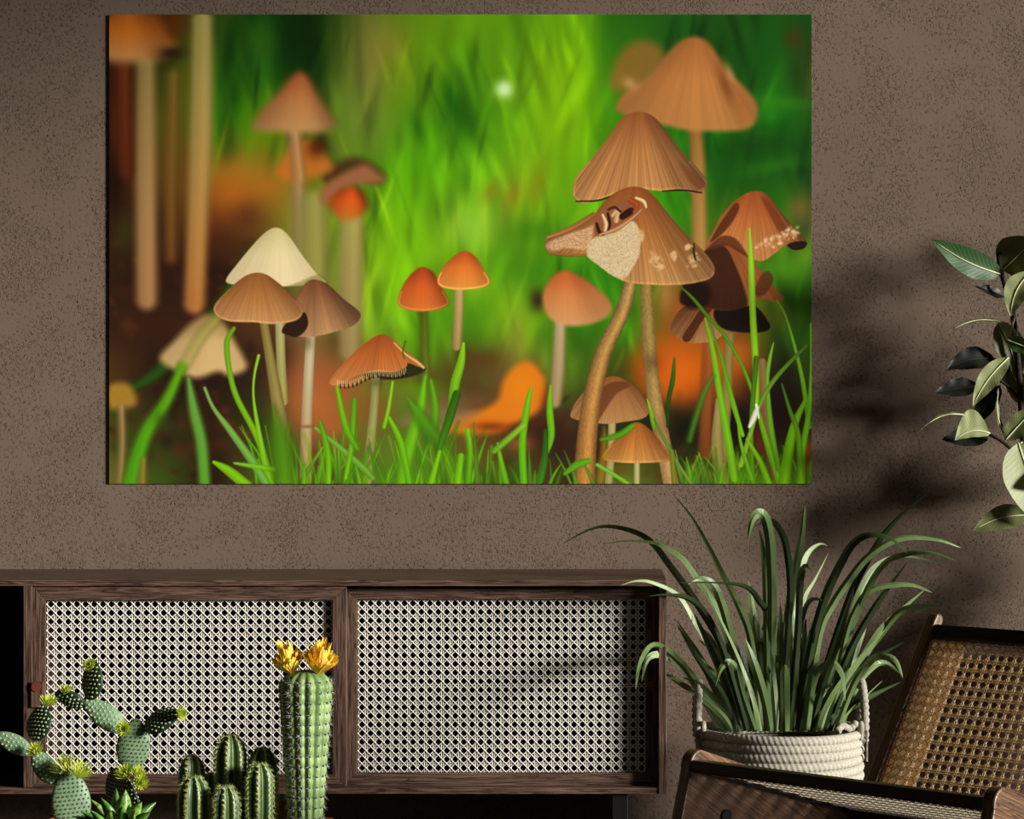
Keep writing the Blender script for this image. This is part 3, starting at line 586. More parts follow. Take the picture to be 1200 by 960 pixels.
def door(x0, x1, xi0, xi1, yf, ytop, ybot, ci0, ci1, px_pull):
    z1, z0 = Z(ytop, yf), Z(ybot, yf); zi1, zi0 = Z(ci0, yf), Z(ci1, yf); th = .02
    x0, x1, xi0, xi1 = X(x0, yf), X(x1, yf), X(xi0, yf), X(xi1, yf)
    mb = MB()
    def member(quad, grain):        # mitred frame member
        n = len(mb.v); ro = random.random()*7
        for y in (yf, yf+th):
            for (x, z) in quad: mb.v.append(Vector((x-ox, y-oy, z)))
        uv = [((x, z) if grain == 0 else (z, x)) for x, z in quad]; uv = [(u+ro, v+ro) for u, v in uv]
        mb.face((n, n+1, n+2, n+3), uv); mb.face((n+7, n+6, n+5, n+4), uv[::-1])
        for k in range(4):
            k2 = (k+1) % 4; mb.face((n+k, n+4+k, n+4+k2, n+k2), [uv[k], (uv[k][0], uv[k][1]+th), (uv[k2][0], uv[k2][1]+th), uv[k2]])
    member([(x0, z0), (x1, z0), (xi1, zi0), (xi0, zi0)], 0); member([(xi0, zi1), (xi1, zi1), (x1, z1), (x0, z1)], 0)
    member([(x0, z0), (xi0, zi0), (xi0, zi1), (x0, z1)], 2); member([(xi1, zi0), (x1, z0), (x1, z1), (xi1, zi1)], 2)
    d = mb.build('door', M['cab'], sb, .0012)
    W, H = xi1-xi0, zi1-zi0
    cp = cane(W, H, .0207, .0207, lambda p: Vector((xi0-ox+p.x, yf+.013-oy+p.y, zi0+p.z)))
    tag(cp.build('cane_panel', M['cane'], d), 'off white woven cane', kind='stuff')
    hp = at(px_pull, 804.5, yf)
    MB().tube([(hp.x-ox, yf+.004-oy, hp.z), (hp.x-ox, yf-.012-oy, hp.z)], [.0125, .0115], 20).build('door_pull', M['pull'], d)
    MB().tube([(hp.x-ox, yf+.0195-oy, hp.z), (hp.x-ox, yf+.0215-oy, hp.z)], [.006, .006], 12).build('pull_washer', M['black'], d)
    return d
tb0, tb1 = at(37, 829, YF+.006), at(51, 799, YF+.006)
sbox('pull_tab', (tb0.x, YF-.004, tb0.z), (tb1.x, YF+.0065, tb1.z), 2, M['cab'])
door(38.2, 406, 53, 389.5, YF+.006, 687.5, 922.3, 703.5, 908, 43.5)
door(400, 771, 418.5, 757, YF+.034, 689.5, 921, 702.5, 906, 764)

# ---------------------------------------------------------------- lounge chair
CH = Vector((.188, -1.45, .136)); th = math.atan2(-.69, .72)
ch = empty('lounge_chair', CH, th); ch.scale = (.886, .886, .886); tag(ch, 'walnut lounge chair with woven cane seat and reclined cane back beside the basket', 'chair')
WD = .79
def prism(prof, x0, x1, grain_rot=0, uvs=1.):
    mb = MB(); n = len(prof); c, s_ = math.cos(grain_rot), math.sin(grain_rot)
    uv = [((y*c+z*s_)*uvs, (-y*s_+z*c)*uvs) for y, z in prof]
    for x in (x0, x1):
        for y, z in prof: mb.v.append(Vector((x, y, z)))
    mb.face(list(range(n))[::-1], uv[::-1]); mb.face([n+k for k in range(n)], uv)
    L = 0
    for k in range(n):
        k2 = (k+1) % n; L2 = L+math.hypot(prof[k2][0]-prof[k][0], prof[k2][1]-prof[k][1])
        mb.face((k, k2, n+k2, n+k), [(L, 0), (L2, 0), (L2, .03), (L, .03)]); L = L2
    return mb
def arc(cy, cz, r, a0, a1, n=6): return [(cy+r*math.cos(math.radians(a0+(a1-a0)*k/n)), cz+r*math.sin(math.radians(a0+(a1-a0)*k/n))) for k in range(n+1)]
prof = [(-.156, -.1535), (-.004, .378)]+arc(.032, .385, .036, 172, 84, 7)+[(.20, .368), (.45, .312), (.72, .25), (.775, .24), (.785, .225), (.77, .18), (.87, -.1535), (.82, -.1535), (.70, .17), (.62, .13), (.40, .08), (.22, .07), (.10, .05), (.03, .0), (-.105, -.1535)]
for x0 in (-.032, WD):
    sp = prism(prof, x0, x0+.032, -.55 if x0 < 0 else -.35).build('side_panel', M['chairwood'], ch, .004)
for x0, x1 in ((-.0, .006), (WD+.032, WD+.038)):
    MB().tube([(x0-.004, .115, .262), (x1, .115, .262)], [.016, .016], 20).build('bolt_cap', M['black'], ch)
MB().box((0, -.002, .373), (WD, .028, .401), 0).build('front_rail', M['chair_shaded'], ch, .004)
MB().box((0, .585, .15), (WD, .615, .222), 0).build('rear_rail', M['chair_shaded'], ch, .004)
sy0, sz0, sy1, sz1 = .026, .379, .588, .222; sL = math.hypot(sy1-sy0, sz1-sz0); sd = Vector((0, (sy1-sy0)/sL, (sz1-sz0)/sL)); sn = Vector((0, -sd.z, sd.y))
for xx in (.003, WD-.018): 
    MB().box((xx, 0, -.008), (xx+.015, sL, .008), 1, lambda p: Vector((p.x, sy0, sz0))+sd*p.y+sn*p.z).build('seat_rail', M['chair_shaded'], ch, .002)
sm = cane(WD-.04, sL, .019, .066, lambda p: Vector((.02+p.x, sy0, sz0))+sd*p.z+sn*p.y, wv=.0026, wd=.0036, wh=.010)
tag(sm.build('seat_cane', M['cane_pale'], ch), 'pale woven cane seat', kind='stuff')
by0, bz0, by1, bz1 = .62, .235, .898, .664; bL = math.hypot(by1-by0, bz1-bz0); bd = Vector((0, (by1-by0)/bL, (bz1-bz0)/bL)); bn = Vector((0, bd.z, -bd.y))   # bn points to the rear/up
fb = lambda p: Vector((p.x, by0, bz0))+bd*p.z-Vector((0, -bd.z, bd.y))*(-p.y)
def stile(x0):
    pr_ = [(-.016, -.03), (.016, -.03), (.016, bL)]+[(.016*math.cos(math.radians(a_)), bL+.016*math.sin(math.radians(a_))) for a_ in (30, 60, 90, 120, 150)]+[(-.016, bL)]
    mb = prism(pr_, x0, x0+.03, 1.57); mb.v = [Vector((v.x, by0, bz0))+bd*v.z+bn*v.y for v in mb.v]; return mb
for x0 in (.0, WD-.03): stile(x0).build('back_stile', M['chair_shaded'] if 0 else M['chairwood'], ch, .005)
fr2 = lambda p: Vector((p.x, by0, bz0))+bd*p.z+bn*p.y
MB().box((.03, -.013, bL-.058), (WD-.03, .013, bL-.018), 0, fr2).build('top_rail', M['chair_shaded'], ch, .003)
MB().box((.03, -.013, .0), (WD-.03, .013, .03), 0, fr2).build('bottom_rail', M['chair_shaded'], ch, .003)
bc = cane(WD-.06, bL-.086, .0262, .0245, lambda p: fr2(Vector((.03+p.x, -.004+p.y, .029+p.z))), wv=.0030, wd=.0032)
tag(bc.build('back_cane', M['cane_tan'], ch), 'tan woven cane back', kind='stuff')
MB().box((.03, .006, .03), (.128, .010, bL-.06), 2, fr2).build('backing_strip', M['backing'], ch)

# ---------------------------------------------------------------- rope basket
BKY = -.35; bk0 = at(914, 852, BKY); BR = .193; BZ = bk0.z
bk = empty('rope_basket', (bk0.x, BKY, 0)); tag(bk, 'round basket of coiled pale rope with wrapped handles holding the strap-leaved plant', 'basket')
def torus(R, r, seg=72, ms=10, wob=.0):
    mb = MB()
    for i in range(seg):
        a_ = 2*math.pi*i/seg
        for j in range(ms):
            b_ = 2*math.pi*j/ms; rr = R+r*math.cos(b_); mb.v.append(Vector((rr*math.cos(a_), rr*math.sin(a_), r*math.sin(b_)*1.05+wob*math.sin(a_*2))))
    for i in range(seg):
        for j in range(ms):
            i2, j2 = (i+1) % seg, (j+1) % ms; mb.face((i*ms+j, i2*ms+j, i2*ms+j2, i*ms+j2), [(i/seg*96, j/ms), ((i+1)/seg*96, j/ms), ((i+1)/seg*96, (j+1)/ms), (i/seg*96, (j+1)/ms)], True)
    return mb
def ropemat():
    q = NT('twisted_rope', .9, .08); uv = q.coord('UV'); sep = q.n('ShaderNodeSeparateXYZ'); q.l(uv, sep.inputs[0])
    s = q.math('SINE', q.math('MULTIPLY', q.math('ADD', q.math('MULTIPLY', sep.outputs[0], 1.0), q.math('MULTIPLY', sep.outputs[1], 2.)), 6.2832))
    nz = q.noise(q.coord(), 240, 3); c = q.ramp(nz, [(.3, (152,146,132)), (.7, (186,180,166))]); q.col(c)
    q.bump(q.math('ADD', q.math('MULTIPLY', s, .5), q.math('MULTIPLY', nz, .8)), .5, .0018); return q.m
M['twist'] = ropemat()
c0 = None; nr = int(BZ/.0205)
for k in range(nr):
    z = BZ-.0105-k*.0205
    if c0 is None: c0 = torus(BR, .0112, wob=.0012).build('rope_coil', M['twist'], bk, loc=(0, 0, z))
    else:
        c1 = c0.copy(); C.objects.link(c1); c1.parent = bk; c1.location = (0, 0, z); c1.rotation_euler = (0, 0, k*.7)
MB().lathe([(0, .004), (BR-.006, .004), (BR-.004, .03), (BR-.006, BZ-.02)]).build('lining', M['soil'], bk)
MB().lathe([(BR-.006, BZ-.045), (.10, BZ-.038), (0, BZ-.034)]).build('soil', M['soil'], bk)
for sx in (-1, 1):
    path = spline([(sx*(BR+.006), -.055, BZ-.03), (sx*(BR+.008), -.05, BZ+.03), (sx*(BR+.006), -.035, BZ+.085), (sx*(BR+.004), 0, BZ+.108), (sx*(BR+.006), .035, BZ+.085), (sx*(BR+.008), .05, BZ+.03), (sx*(BR+.006), .055, BZ-.03)], 24)
    rad = [.0105*(.78+.28*abs(math.sin(i*.52))) for i in range(len(path))]
    MB().tube(path, rad, 12).build('handle', M['rope'], bk)
    for k, (dy, dz) in enumerate(((-.06, -.012), (-.045, .006), (-.068, .006))):
        kn = torus(.011, .0065, 20, 8); kn.v = [Vector((sx*(BR-.004)+v.z, v.x+dy, v.y+BZ+dz)) for v in kn.v]; kn.build('knot', M['rope'], bk)
    MB().box((sx*(BR+.0105), -.066, BZ-.075), (sx*(BR+.0135), -.05, BZ)).build('seam_tape', M['rope'], bk)
kn = MB().tube(spline([(.125, -.135, BZ+.004), (.14, -.11, BZ+.016), (.16, -.085, BZ+.006), (.175, -.075, BZ+.016), (.186, -.058, BZ+.004)], 10), [.0095*(.75+.3*abs(math.sin(i*.6))) for i in range(41)], 10)
kn.build('rope_end', M['rope'], bk)

# ---------------------------------------------------------------- strap-leaved plant
PL = Vector((bk0.x, BKY, BZ-.04)); pl = empty('strap_leaf_plant', PL); tag(pl, 'tall arching grass-like plant with long green strap leaves growing in the rope basket', 'plant')
def frond(pts, w, y0, y1, mat, roll=0., fold=.35):
    """pts tip..base in px; width in px; depth goes from y1 at the tip to y0 at the base"""
    n = len(pts); P = []
    for i, (x, y) in enumerate(pts):
        t = i/(n-1); P.append(at(x, y, y1+(y0-y1)*(1-(1-t)**1.5)))
    S_ = spline(P, 4); N = len(S_); mb = MB(); V0 = Vector((0, -1, 0)); wm = w/476
    for i, p in enumerate(S_):
        t = i/(N-1); T = (S_[min(i+1, N-1)]-S_[max(i-1, 0)]).normalized(); side = T.cross(V0); side = side.normalized() if side.length > .02 else Vector((1, 0, 0))
        a_ = roll+.5*math.sin(t*3+roll*3); side = (Matrix.Rotation(a_, 3, T) @ side); nor = side.cross(T).normalized()
        ww = wm*.5*min(1, (t*3.2)**.75+.02)*(1-.25*max(0, t-.6)/.4)
        mb.v += [p-side*ww-PL, p+nor*ww*fold-PL, p+side*ww-PL]
    for i in range(N-1):
        for k in (0, 1): mb.face((i*3+k, i*3+k+1, i*3+4+k, i*3+3+k), None, False)
    o = mb.build('leaf', mat, pl); return o
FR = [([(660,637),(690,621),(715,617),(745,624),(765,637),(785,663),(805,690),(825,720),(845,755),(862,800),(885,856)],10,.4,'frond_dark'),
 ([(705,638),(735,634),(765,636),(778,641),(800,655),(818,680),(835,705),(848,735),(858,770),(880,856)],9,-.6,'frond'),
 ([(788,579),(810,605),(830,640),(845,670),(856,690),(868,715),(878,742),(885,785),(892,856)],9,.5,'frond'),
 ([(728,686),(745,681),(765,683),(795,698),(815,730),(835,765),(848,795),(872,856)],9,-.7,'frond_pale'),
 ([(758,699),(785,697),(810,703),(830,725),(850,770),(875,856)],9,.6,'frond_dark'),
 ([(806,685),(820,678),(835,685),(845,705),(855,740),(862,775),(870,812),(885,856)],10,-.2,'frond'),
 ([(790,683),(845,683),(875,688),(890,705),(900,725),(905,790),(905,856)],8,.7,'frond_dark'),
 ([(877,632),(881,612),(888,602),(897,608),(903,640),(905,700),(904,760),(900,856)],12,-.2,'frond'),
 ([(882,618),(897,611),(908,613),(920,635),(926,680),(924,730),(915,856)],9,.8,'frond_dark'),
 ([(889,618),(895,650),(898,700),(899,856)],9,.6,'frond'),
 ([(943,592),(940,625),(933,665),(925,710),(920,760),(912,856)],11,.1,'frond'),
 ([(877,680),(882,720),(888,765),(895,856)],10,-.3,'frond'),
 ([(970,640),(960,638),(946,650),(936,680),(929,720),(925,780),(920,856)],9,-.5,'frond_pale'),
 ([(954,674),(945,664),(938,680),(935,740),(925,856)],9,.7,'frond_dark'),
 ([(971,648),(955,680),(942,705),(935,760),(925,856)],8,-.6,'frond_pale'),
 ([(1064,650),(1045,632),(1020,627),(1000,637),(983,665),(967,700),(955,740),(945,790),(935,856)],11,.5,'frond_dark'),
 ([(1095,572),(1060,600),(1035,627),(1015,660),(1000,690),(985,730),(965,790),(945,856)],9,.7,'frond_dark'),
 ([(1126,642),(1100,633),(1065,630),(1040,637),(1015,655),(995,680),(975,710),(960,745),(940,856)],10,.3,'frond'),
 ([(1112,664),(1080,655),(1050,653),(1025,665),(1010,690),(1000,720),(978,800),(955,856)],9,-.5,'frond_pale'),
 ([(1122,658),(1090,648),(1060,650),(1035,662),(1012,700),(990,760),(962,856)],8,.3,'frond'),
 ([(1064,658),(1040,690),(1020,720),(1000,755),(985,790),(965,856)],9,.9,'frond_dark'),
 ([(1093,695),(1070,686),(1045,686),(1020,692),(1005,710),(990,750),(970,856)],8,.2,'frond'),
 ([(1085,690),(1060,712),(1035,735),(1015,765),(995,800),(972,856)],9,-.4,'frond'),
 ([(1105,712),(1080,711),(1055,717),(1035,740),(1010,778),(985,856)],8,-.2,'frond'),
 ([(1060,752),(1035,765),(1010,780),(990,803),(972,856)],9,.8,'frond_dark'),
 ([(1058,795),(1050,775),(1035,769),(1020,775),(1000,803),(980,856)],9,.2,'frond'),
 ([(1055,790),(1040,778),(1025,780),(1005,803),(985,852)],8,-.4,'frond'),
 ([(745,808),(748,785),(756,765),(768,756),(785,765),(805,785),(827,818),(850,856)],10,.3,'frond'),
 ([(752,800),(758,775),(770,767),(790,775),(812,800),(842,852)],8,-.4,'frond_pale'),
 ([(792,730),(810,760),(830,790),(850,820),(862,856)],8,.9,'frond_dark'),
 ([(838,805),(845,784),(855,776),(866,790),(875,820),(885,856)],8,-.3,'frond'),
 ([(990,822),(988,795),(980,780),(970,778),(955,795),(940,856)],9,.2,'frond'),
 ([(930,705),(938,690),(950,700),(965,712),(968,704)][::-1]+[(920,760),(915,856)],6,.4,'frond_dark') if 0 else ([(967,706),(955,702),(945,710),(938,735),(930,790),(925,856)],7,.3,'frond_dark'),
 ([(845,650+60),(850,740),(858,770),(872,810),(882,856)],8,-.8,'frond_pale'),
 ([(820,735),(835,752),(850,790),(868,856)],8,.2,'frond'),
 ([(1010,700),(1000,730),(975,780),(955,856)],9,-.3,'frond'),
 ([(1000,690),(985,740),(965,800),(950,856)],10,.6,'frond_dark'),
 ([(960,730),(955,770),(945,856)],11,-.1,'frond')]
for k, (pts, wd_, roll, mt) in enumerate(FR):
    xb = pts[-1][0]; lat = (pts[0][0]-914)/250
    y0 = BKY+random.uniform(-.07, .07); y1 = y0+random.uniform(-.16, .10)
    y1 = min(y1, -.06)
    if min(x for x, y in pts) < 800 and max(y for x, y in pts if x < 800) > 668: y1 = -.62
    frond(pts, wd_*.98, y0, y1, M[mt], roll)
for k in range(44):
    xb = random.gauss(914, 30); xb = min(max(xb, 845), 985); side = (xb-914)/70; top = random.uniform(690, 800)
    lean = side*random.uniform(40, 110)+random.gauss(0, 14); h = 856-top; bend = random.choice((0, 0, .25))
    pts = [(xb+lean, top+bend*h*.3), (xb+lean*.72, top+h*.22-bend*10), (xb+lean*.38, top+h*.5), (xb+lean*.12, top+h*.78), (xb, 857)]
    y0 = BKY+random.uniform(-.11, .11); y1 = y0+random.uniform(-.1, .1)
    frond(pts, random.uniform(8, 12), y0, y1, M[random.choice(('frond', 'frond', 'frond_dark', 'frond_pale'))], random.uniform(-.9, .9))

# ---------------------------------------------------------------- rubber plant
RY = -.17; rp0 = Vector((1.27, RY, 0)); rp = empty('rubber_plant', rp0)
tag(rp, 'tall rubber plant with broad oval leaves at the right edge beside the dark wall', 'plant')
def rleaf(base, tip, wpx, mat, roll=0., yb=0., yt=-.03, bow=0., droop=0., fold=.25, asym=0.):
    b_, t_ = at(base[0], base[1], RY+yb), at(tip[0], tip[1], RY+yt); ax = t_-b_; L = ax.length; T = ax.normalized(); V0 = Vector((0, -1, 0))
    side = T.cross(V0).normalized(); side = Matrix.Rotation(roll, 3, T) @ side; nor = side.cross(T).normalized()
    if nor.y > 0 and abs(roll) < 1.5: nor = -nor
    N, K = 14, 8; mb = MB(); wm = wpx/475/2; mid = []
    bows = T.cross(V0).normalized()
    for i in range(N+1):
        t = i/N; prof_ = (math.sin(math.pi*t**.82))**.72*(1-.25*t**3) if 0 < t < 1 else 0.0
        prof_ = max(prof_, .02); c = b_+ax*t+bows*(bow/475*math.sin(math.pi*t))+nor*(droop*L*(math.sin(math.pi*t)))
        mid.append(c+nor*.0012-rp0)
        for j in range(K+1):
            s_ = (j/K*2-1); ws = wm*prof_*(1+asym*s_); 
            mb.v.append(c+side*(s_*ws)+nor*(abs(s_)**1.3*ws*fold)+nor*(.0015*math.sin(t*20+s_*2)*abs(s_))-rp0)
    for i in range(N):
        for j in range(K):
            n = i*(K+1)+j; mb.face((n, n+1, n+K+2, n+K+1), [(i/N, j/K), (i/N, (j+1)/K), ((i+1)/N, (j+1)/K), ((i+1)/N, j/K)], True)
    lf = mb.build('leaf', M[mat], rp)
    MB().tube(mid[:-1], [.0022*(1-.75*i/N) for i in range(N)], 6).build('midrib', M['midrib_shaded' if mat == 'leaf_shaded' else 'midrib'], lf)
    return lf
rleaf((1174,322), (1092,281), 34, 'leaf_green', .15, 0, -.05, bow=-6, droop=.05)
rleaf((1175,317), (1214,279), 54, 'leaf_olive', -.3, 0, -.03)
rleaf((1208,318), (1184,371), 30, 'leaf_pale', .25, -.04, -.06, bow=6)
rleaf((1178,348), (1142,335), 15, 'leaf_shaded', .6, .03, .0)
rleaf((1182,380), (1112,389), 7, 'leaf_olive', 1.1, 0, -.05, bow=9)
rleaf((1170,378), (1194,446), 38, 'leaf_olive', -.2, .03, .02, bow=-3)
rleaf((1167,422), (1109,433), 32, 'leaf_shaded', .9 if 0 else .5, .03, .0, bow=6)
rleaf((1146,452), (1096,460), 26, 'leaf_shaded', .5, .05, .03)
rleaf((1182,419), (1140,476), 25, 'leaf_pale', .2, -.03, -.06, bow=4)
rleaf((1172,452), (1138,502), 24, 'leaf_shaded', .4, .04, .03)
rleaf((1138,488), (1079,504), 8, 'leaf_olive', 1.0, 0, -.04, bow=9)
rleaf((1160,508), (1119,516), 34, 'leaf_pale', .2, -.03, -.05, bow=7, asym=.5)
rleaf((1160,510), (1104,515), 28, 'leaf_shaded', .4, .02, .0)
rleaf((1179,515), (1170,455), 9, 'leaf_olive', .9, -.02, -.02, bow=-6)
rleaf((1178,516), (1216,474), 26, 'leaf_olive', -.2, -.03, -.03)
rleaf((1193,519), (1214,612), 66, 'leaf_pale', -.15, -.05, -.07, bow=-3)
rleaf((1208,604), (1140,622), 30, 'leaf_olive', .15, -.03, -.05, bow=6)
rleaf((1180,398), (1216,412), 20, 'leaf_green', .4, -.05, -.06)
rleaf((1186,322), (1214,296), 18, 'leaf_shaded', .4, .03, .03)
rleaf((1190,352), (1212,334), 16, 'leaf_shaded', .4, .03, .03)
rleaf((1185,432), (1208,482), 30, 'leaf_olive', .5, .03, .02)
rleaf((1172,420), (1206,470), 26, 'leaf_shaded', .2, .05, .05)
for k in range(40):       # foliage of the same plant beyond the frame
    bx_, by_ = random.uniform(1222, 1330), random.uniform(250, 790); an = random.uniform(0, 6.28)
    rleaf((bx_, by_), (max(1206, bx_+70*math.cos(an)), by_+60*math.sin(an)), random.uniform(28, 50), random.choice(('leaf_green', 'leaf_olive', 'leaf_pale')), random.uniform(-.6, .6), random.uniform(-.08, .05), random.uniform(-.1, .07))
def stem(pts, r, mat, name='stem', y=0):
    S_ = [p-rp0 for p in spline([at(px, py, RY+y) for px, py in pts], 6)]; MB().tube(S_, [r*(1-.3*i/len(S_)) for i in range(len(S_))], 8).build(name, mat, rp)
stem([(1232,760),(1215,640),(1203,560),(1198,500),(1195,450),(1191,405),(1186,365),(1178,335),(1172,312),(1170,296)], .009, M['bark'])
stem([(1198,540),(1180,522),(1165,512),(1150,506)], .005, M['bark'], 'branch'); stem([(1196,470),(1180,452),(1160,440),(1150,452)], .004, M['bark'], 'branch')
stem([(1193,404),(1190,392),(1186,382),(1189,372),(1185,364),(1182,352)], .0045, M['root'], 'twig', -.02)
stem([(1200,530),(1188,527),(1198,518)], .003, M['midrib'], 'leaf_stalk', -.04)
tr = [Vector((1.2, RY, .34)), at(1260, 900, RY), at(1245, 820, RY), at(1232, 760, RY)]; px0 = at(1375, 900, -.29).x; tr = [Vector((px0, -.29, .60)), Vector((px0-.03, -.27, .68)), Vector((px0-.2, -.2, .70)), at(1232, 760, RY)]
MB().tube([p-rp0 for p in spline(tr, 5)], .011, 10).build('trunk', M['bark'], rp)
rpot = empty('plant_pot', (px0, -.29, 0)); tag(rpot, 'unseen tall dark planter holding the rubber plant, sized to shade the wall', 'pot')
MB().lathe([(0, 0), (.13, 0), (.165, .62), (.170, .66), (.158, .66), (.152, .63)]).build('pot_body', M['black'], rpot); MB().lathe([(.153, .62), (0, .625)]).build('soil', M['soil'], rpot)  # planter out of view, made tall and wide to shade the wall

# ---------------------------------------------------------------- cacti in front of the sideboard
KY = -.92; KS = sc(KY); zrim = at(0, 962, KY).z
def pot(px, r, label, mat='terracotta', top='soil', y=KY, zr=None):
    zr = zr or zrim; p = at(px, 960, y); o = empty('plant_pot', (p.x, y, 0)); tag(o, label, 'pot', 'terracotta pots in front of the sideboard')
    MB().lathe([(0, 0), (r*.68, 0), (r*.90, zr-.04), (r*.93, zr-.04), (r, zr-.036), (r, zr-.003), (r*.985, zr), (r*.91, zr), (r*.90, zr-.02)]).build('pot_body', M[mat], o)
    MB().lathe([(r*.9, zr-.02), (r*.5, zr-.014), (0, zr-.01)]).build('soil', M[top], o); return p, o
def spikes(mb, p, n, L, k, r=.00035, spread=1.1):
    n = n.normalized(); t1 = n.orthogonal().normalized(); t2 = n.cross(t1)
    for i in range(k):
        a_ = 6.283*(i+random.random()*.6)/k; d = (n*random.uniform(.35, 1)+(t1*math.cos(a_)+t2*math.sin(a_))*spread*random.uniform(.6, 1)).normalized()
        u = d.orthogonal().normalized()*r; v = d.cross(u).normalized()*r; b0 = len(mb.v); l_ = L*random.uniform(.7, 1.15)
        mb.v += [p+u, p-u*.5+v*.87, p-u*.5-v*.87, p+d*l_]; mb.face((b0, b0+1, b0+3)); mb.face((b0+1, b0+2, b0+3)); mb.face((b0+2, b0, b0+3))
def flower(parent, c, axis, r, h, npet, mat, org, wp=.0028, name='flower', open_=.75, layers=3):
    axis = axis.normalized(); t1 = axis.orthogonal().normalized(); t2 = axis.cross(t1); mb = MB()
    for L in range(layers):
        op = open_*(1-.33*L); m = npet-L*3
        for i in range(m):
            a_ = 6.283*(i+.5*L+random.uniform(-.2, .2))/m; out = t1*math.cos(a_)+t2*math.sin(a_); tn = axis.cross(out)
            ln = h*random.uniform(.85, 1.1); b0 = len(mb.v); W_ = [.45, 1, .95, .3]
            for q_, t in enumerate((0, .4, .78, 1)):
                p = c+out*(r*(.12+op*math.sin(t*1.45)))+axis*(ln*(t-.32*op*t*t))
                mb.v += [p-tn*wp*W_[q_]+out*.0004-org, p-out*wp*.25*W_[q_]-org, p+tn*wp*W_[q_]-org]
            for q_ in range(3):
                for e in (0, 1): mb.face((b0+q_*3+e, b0+q_*3+e+1, b0+q_*3+4+e, b0+q_*3+3+e), None, False)
    return mb.build(name, mat, parent)
# tall cactus
p, po = pot(360, .062, 'terracotta pot under the tall cactus with yellow flowers', top='gravel', y=KY)
K = at(358, 960, KY); tz0, tz1 = zrim-.015, at(0, 786, KY).z; H_ = tz1-tz0
tc = empty('column_cactus', (K.x, KY, tz0)); tag(tc, 'tall thick ribbed green cactus topped by two yellow flowers', 'cactus')
mb = MB(); NR, SG, RW = 15, 8, 110; nseg = NR*SG; R0 = .059
def tall_r(t): return R0*(.60+.40*min(1, t*1.15)**.9)*(math.sqrt(max(0, 1-((t-.9)/.105)**2)) if t > .9 else 1)
aer = []
for i in range(RW+1):
    t = i/RW; t = t if t < .88 else .88+(t-.88)*1.0
    for j in range(nseg):
        a_ = 2*math.pi*j/nseg; rb = abs(math.cos(a_*NR/2)); k_ = int(a_*NR/(2*math.pi)+.5)
        cell = abs(math.sin(math.pi*(t*15+.5*(k_ % 2)*0))); r = tall_r(t)*(.87+.13*rb**1.2)*(.93+.08*cell**.6)
        mb.v.append(Vector((r*math.cos(a_), r*math.sin(a_), t*H_)))
for i in range(RW):
    for j in range(nseg):
        j2 = (j+1) % nseg; mb.face((i*nseg+j, i*nseg+j2, (i+1)*nseg+j2, (i+1)*nseg+j), None, True)
mb.build('cactus_body', M['tall'], tc)
ms, ma = MB(), MB()
for k in range(NR):
    a_ = 2*math.pi*k/NR
    for q_ in range(1, 15):
        t = q_/15; r = tall_r(t)*.965; d = Vector((math.cos(a_), math.sin(a_), .15)); pt = Vector((r*math.cos(a_), r*math.sin(a_), t*H_))
        spikes(ms, pt, d, .014, 8, .0004); ma.tube([pt-d*.002, pt+d*.0018], [.003, .0022], 6)
tag(ms.build('spines', M['spine'], tc), 'fine white spines', kind='stuff'); ma.build('areoles', M['areole_dark'], tc)
for (fx, fy, r, h) in ((342,790,.034,.062),(372,790,.038,.064)):
    c = at(fx, fy, KY-.008); ax_ = Vector(((fx-357)*.014, -.35, 1)); f_ = flower(tc, c, ax_, r, h, 30, M['petal'], Vector(tc.location), .0052, layers=6, open_=.95)
    flower(f_, c, ax_, r*.45, h*.9, 16, M['petal_in'], Vector(tc.location), .0024, 'inner_petals', .5, 3)
# cluster cactus
p, po = pot(268, .106, 'wide terracotta pot under the cluster of ribbed cacti'); 
cc = empty('cluster_cactus', (p.x, KY, zrim-.02)); corg = Vector(cc.location)
tag(cc, 'cluster of short ribbed cactus columns edged with yellow-green spines', 'cactus')
def column(cx, topy, wpx, y, nr=7, a0=0.):
    b_ = at(cx, 960, y); zt_ = at(cx, topy, y).z; b_.z = zrim-.02; H2 = zt_-b_.z; R = wpx/2/sc(y); mb, sp_ = MB(), MB(); SG = 8; ns = nr*SG; RW = 40
    hr = R*1.5/H2
    def rad(t): 
        e = (t-(1-hr))/hr; return R*(.86+.14*min(1, t*3))*(math.sqrt(max(0, 1-e*e)) if e > 0 else 1)
    for i in range(RW+1):
        t = i/RW; t = 1-(1-t)**1.5
        for j in range(ns):
            a_ = 2*math.pi*j/ns+a0; rb = abs(math.cos((a_-a0)*nr/2)); r = rad(t)*(.62+.38*rb**1.6); mb.v.append(Vector((b_.x+r*math.cos(a_), y+r*math.sin(a_), b_.z+t*H2))-corg)
    for i in range(RW):
        for j in range(ns):
            j2 = (j+1) % ns; mb.face((i*ns+j, i*ns+j2, (i+1)*ns+j2, (i+1)*ns+j), [(j/SG+.5, i), ((j+1)/SG+.5, i), ((j+1)/SG+.5, i+1), (j/SG+.5, i+1)], True)
    o = mb.build('column', M['cluster'], cc)
    n = max(5, int(H2/.011))
    for k in range(nr):
        a_ = 2*math.pi*k/nr+a0
        for q_ in range(1, n+1):
            t = q_/(n+.6); r = rad(t)
            d = Vector((math.cos(a_), math.sin(a_), .2+1.2*max(0, t-(1-hr))/hr)); spikes(sp_, Vector((b_.x+r*math.cos(a_), y+r*math.sin(a_), b_.z+t*H2))-corg, d, .0100, 10, .00065)
    tag(sp_.build('spines', M['spine_green'], o), 'yellow-green spine tufts', kind='stuff')
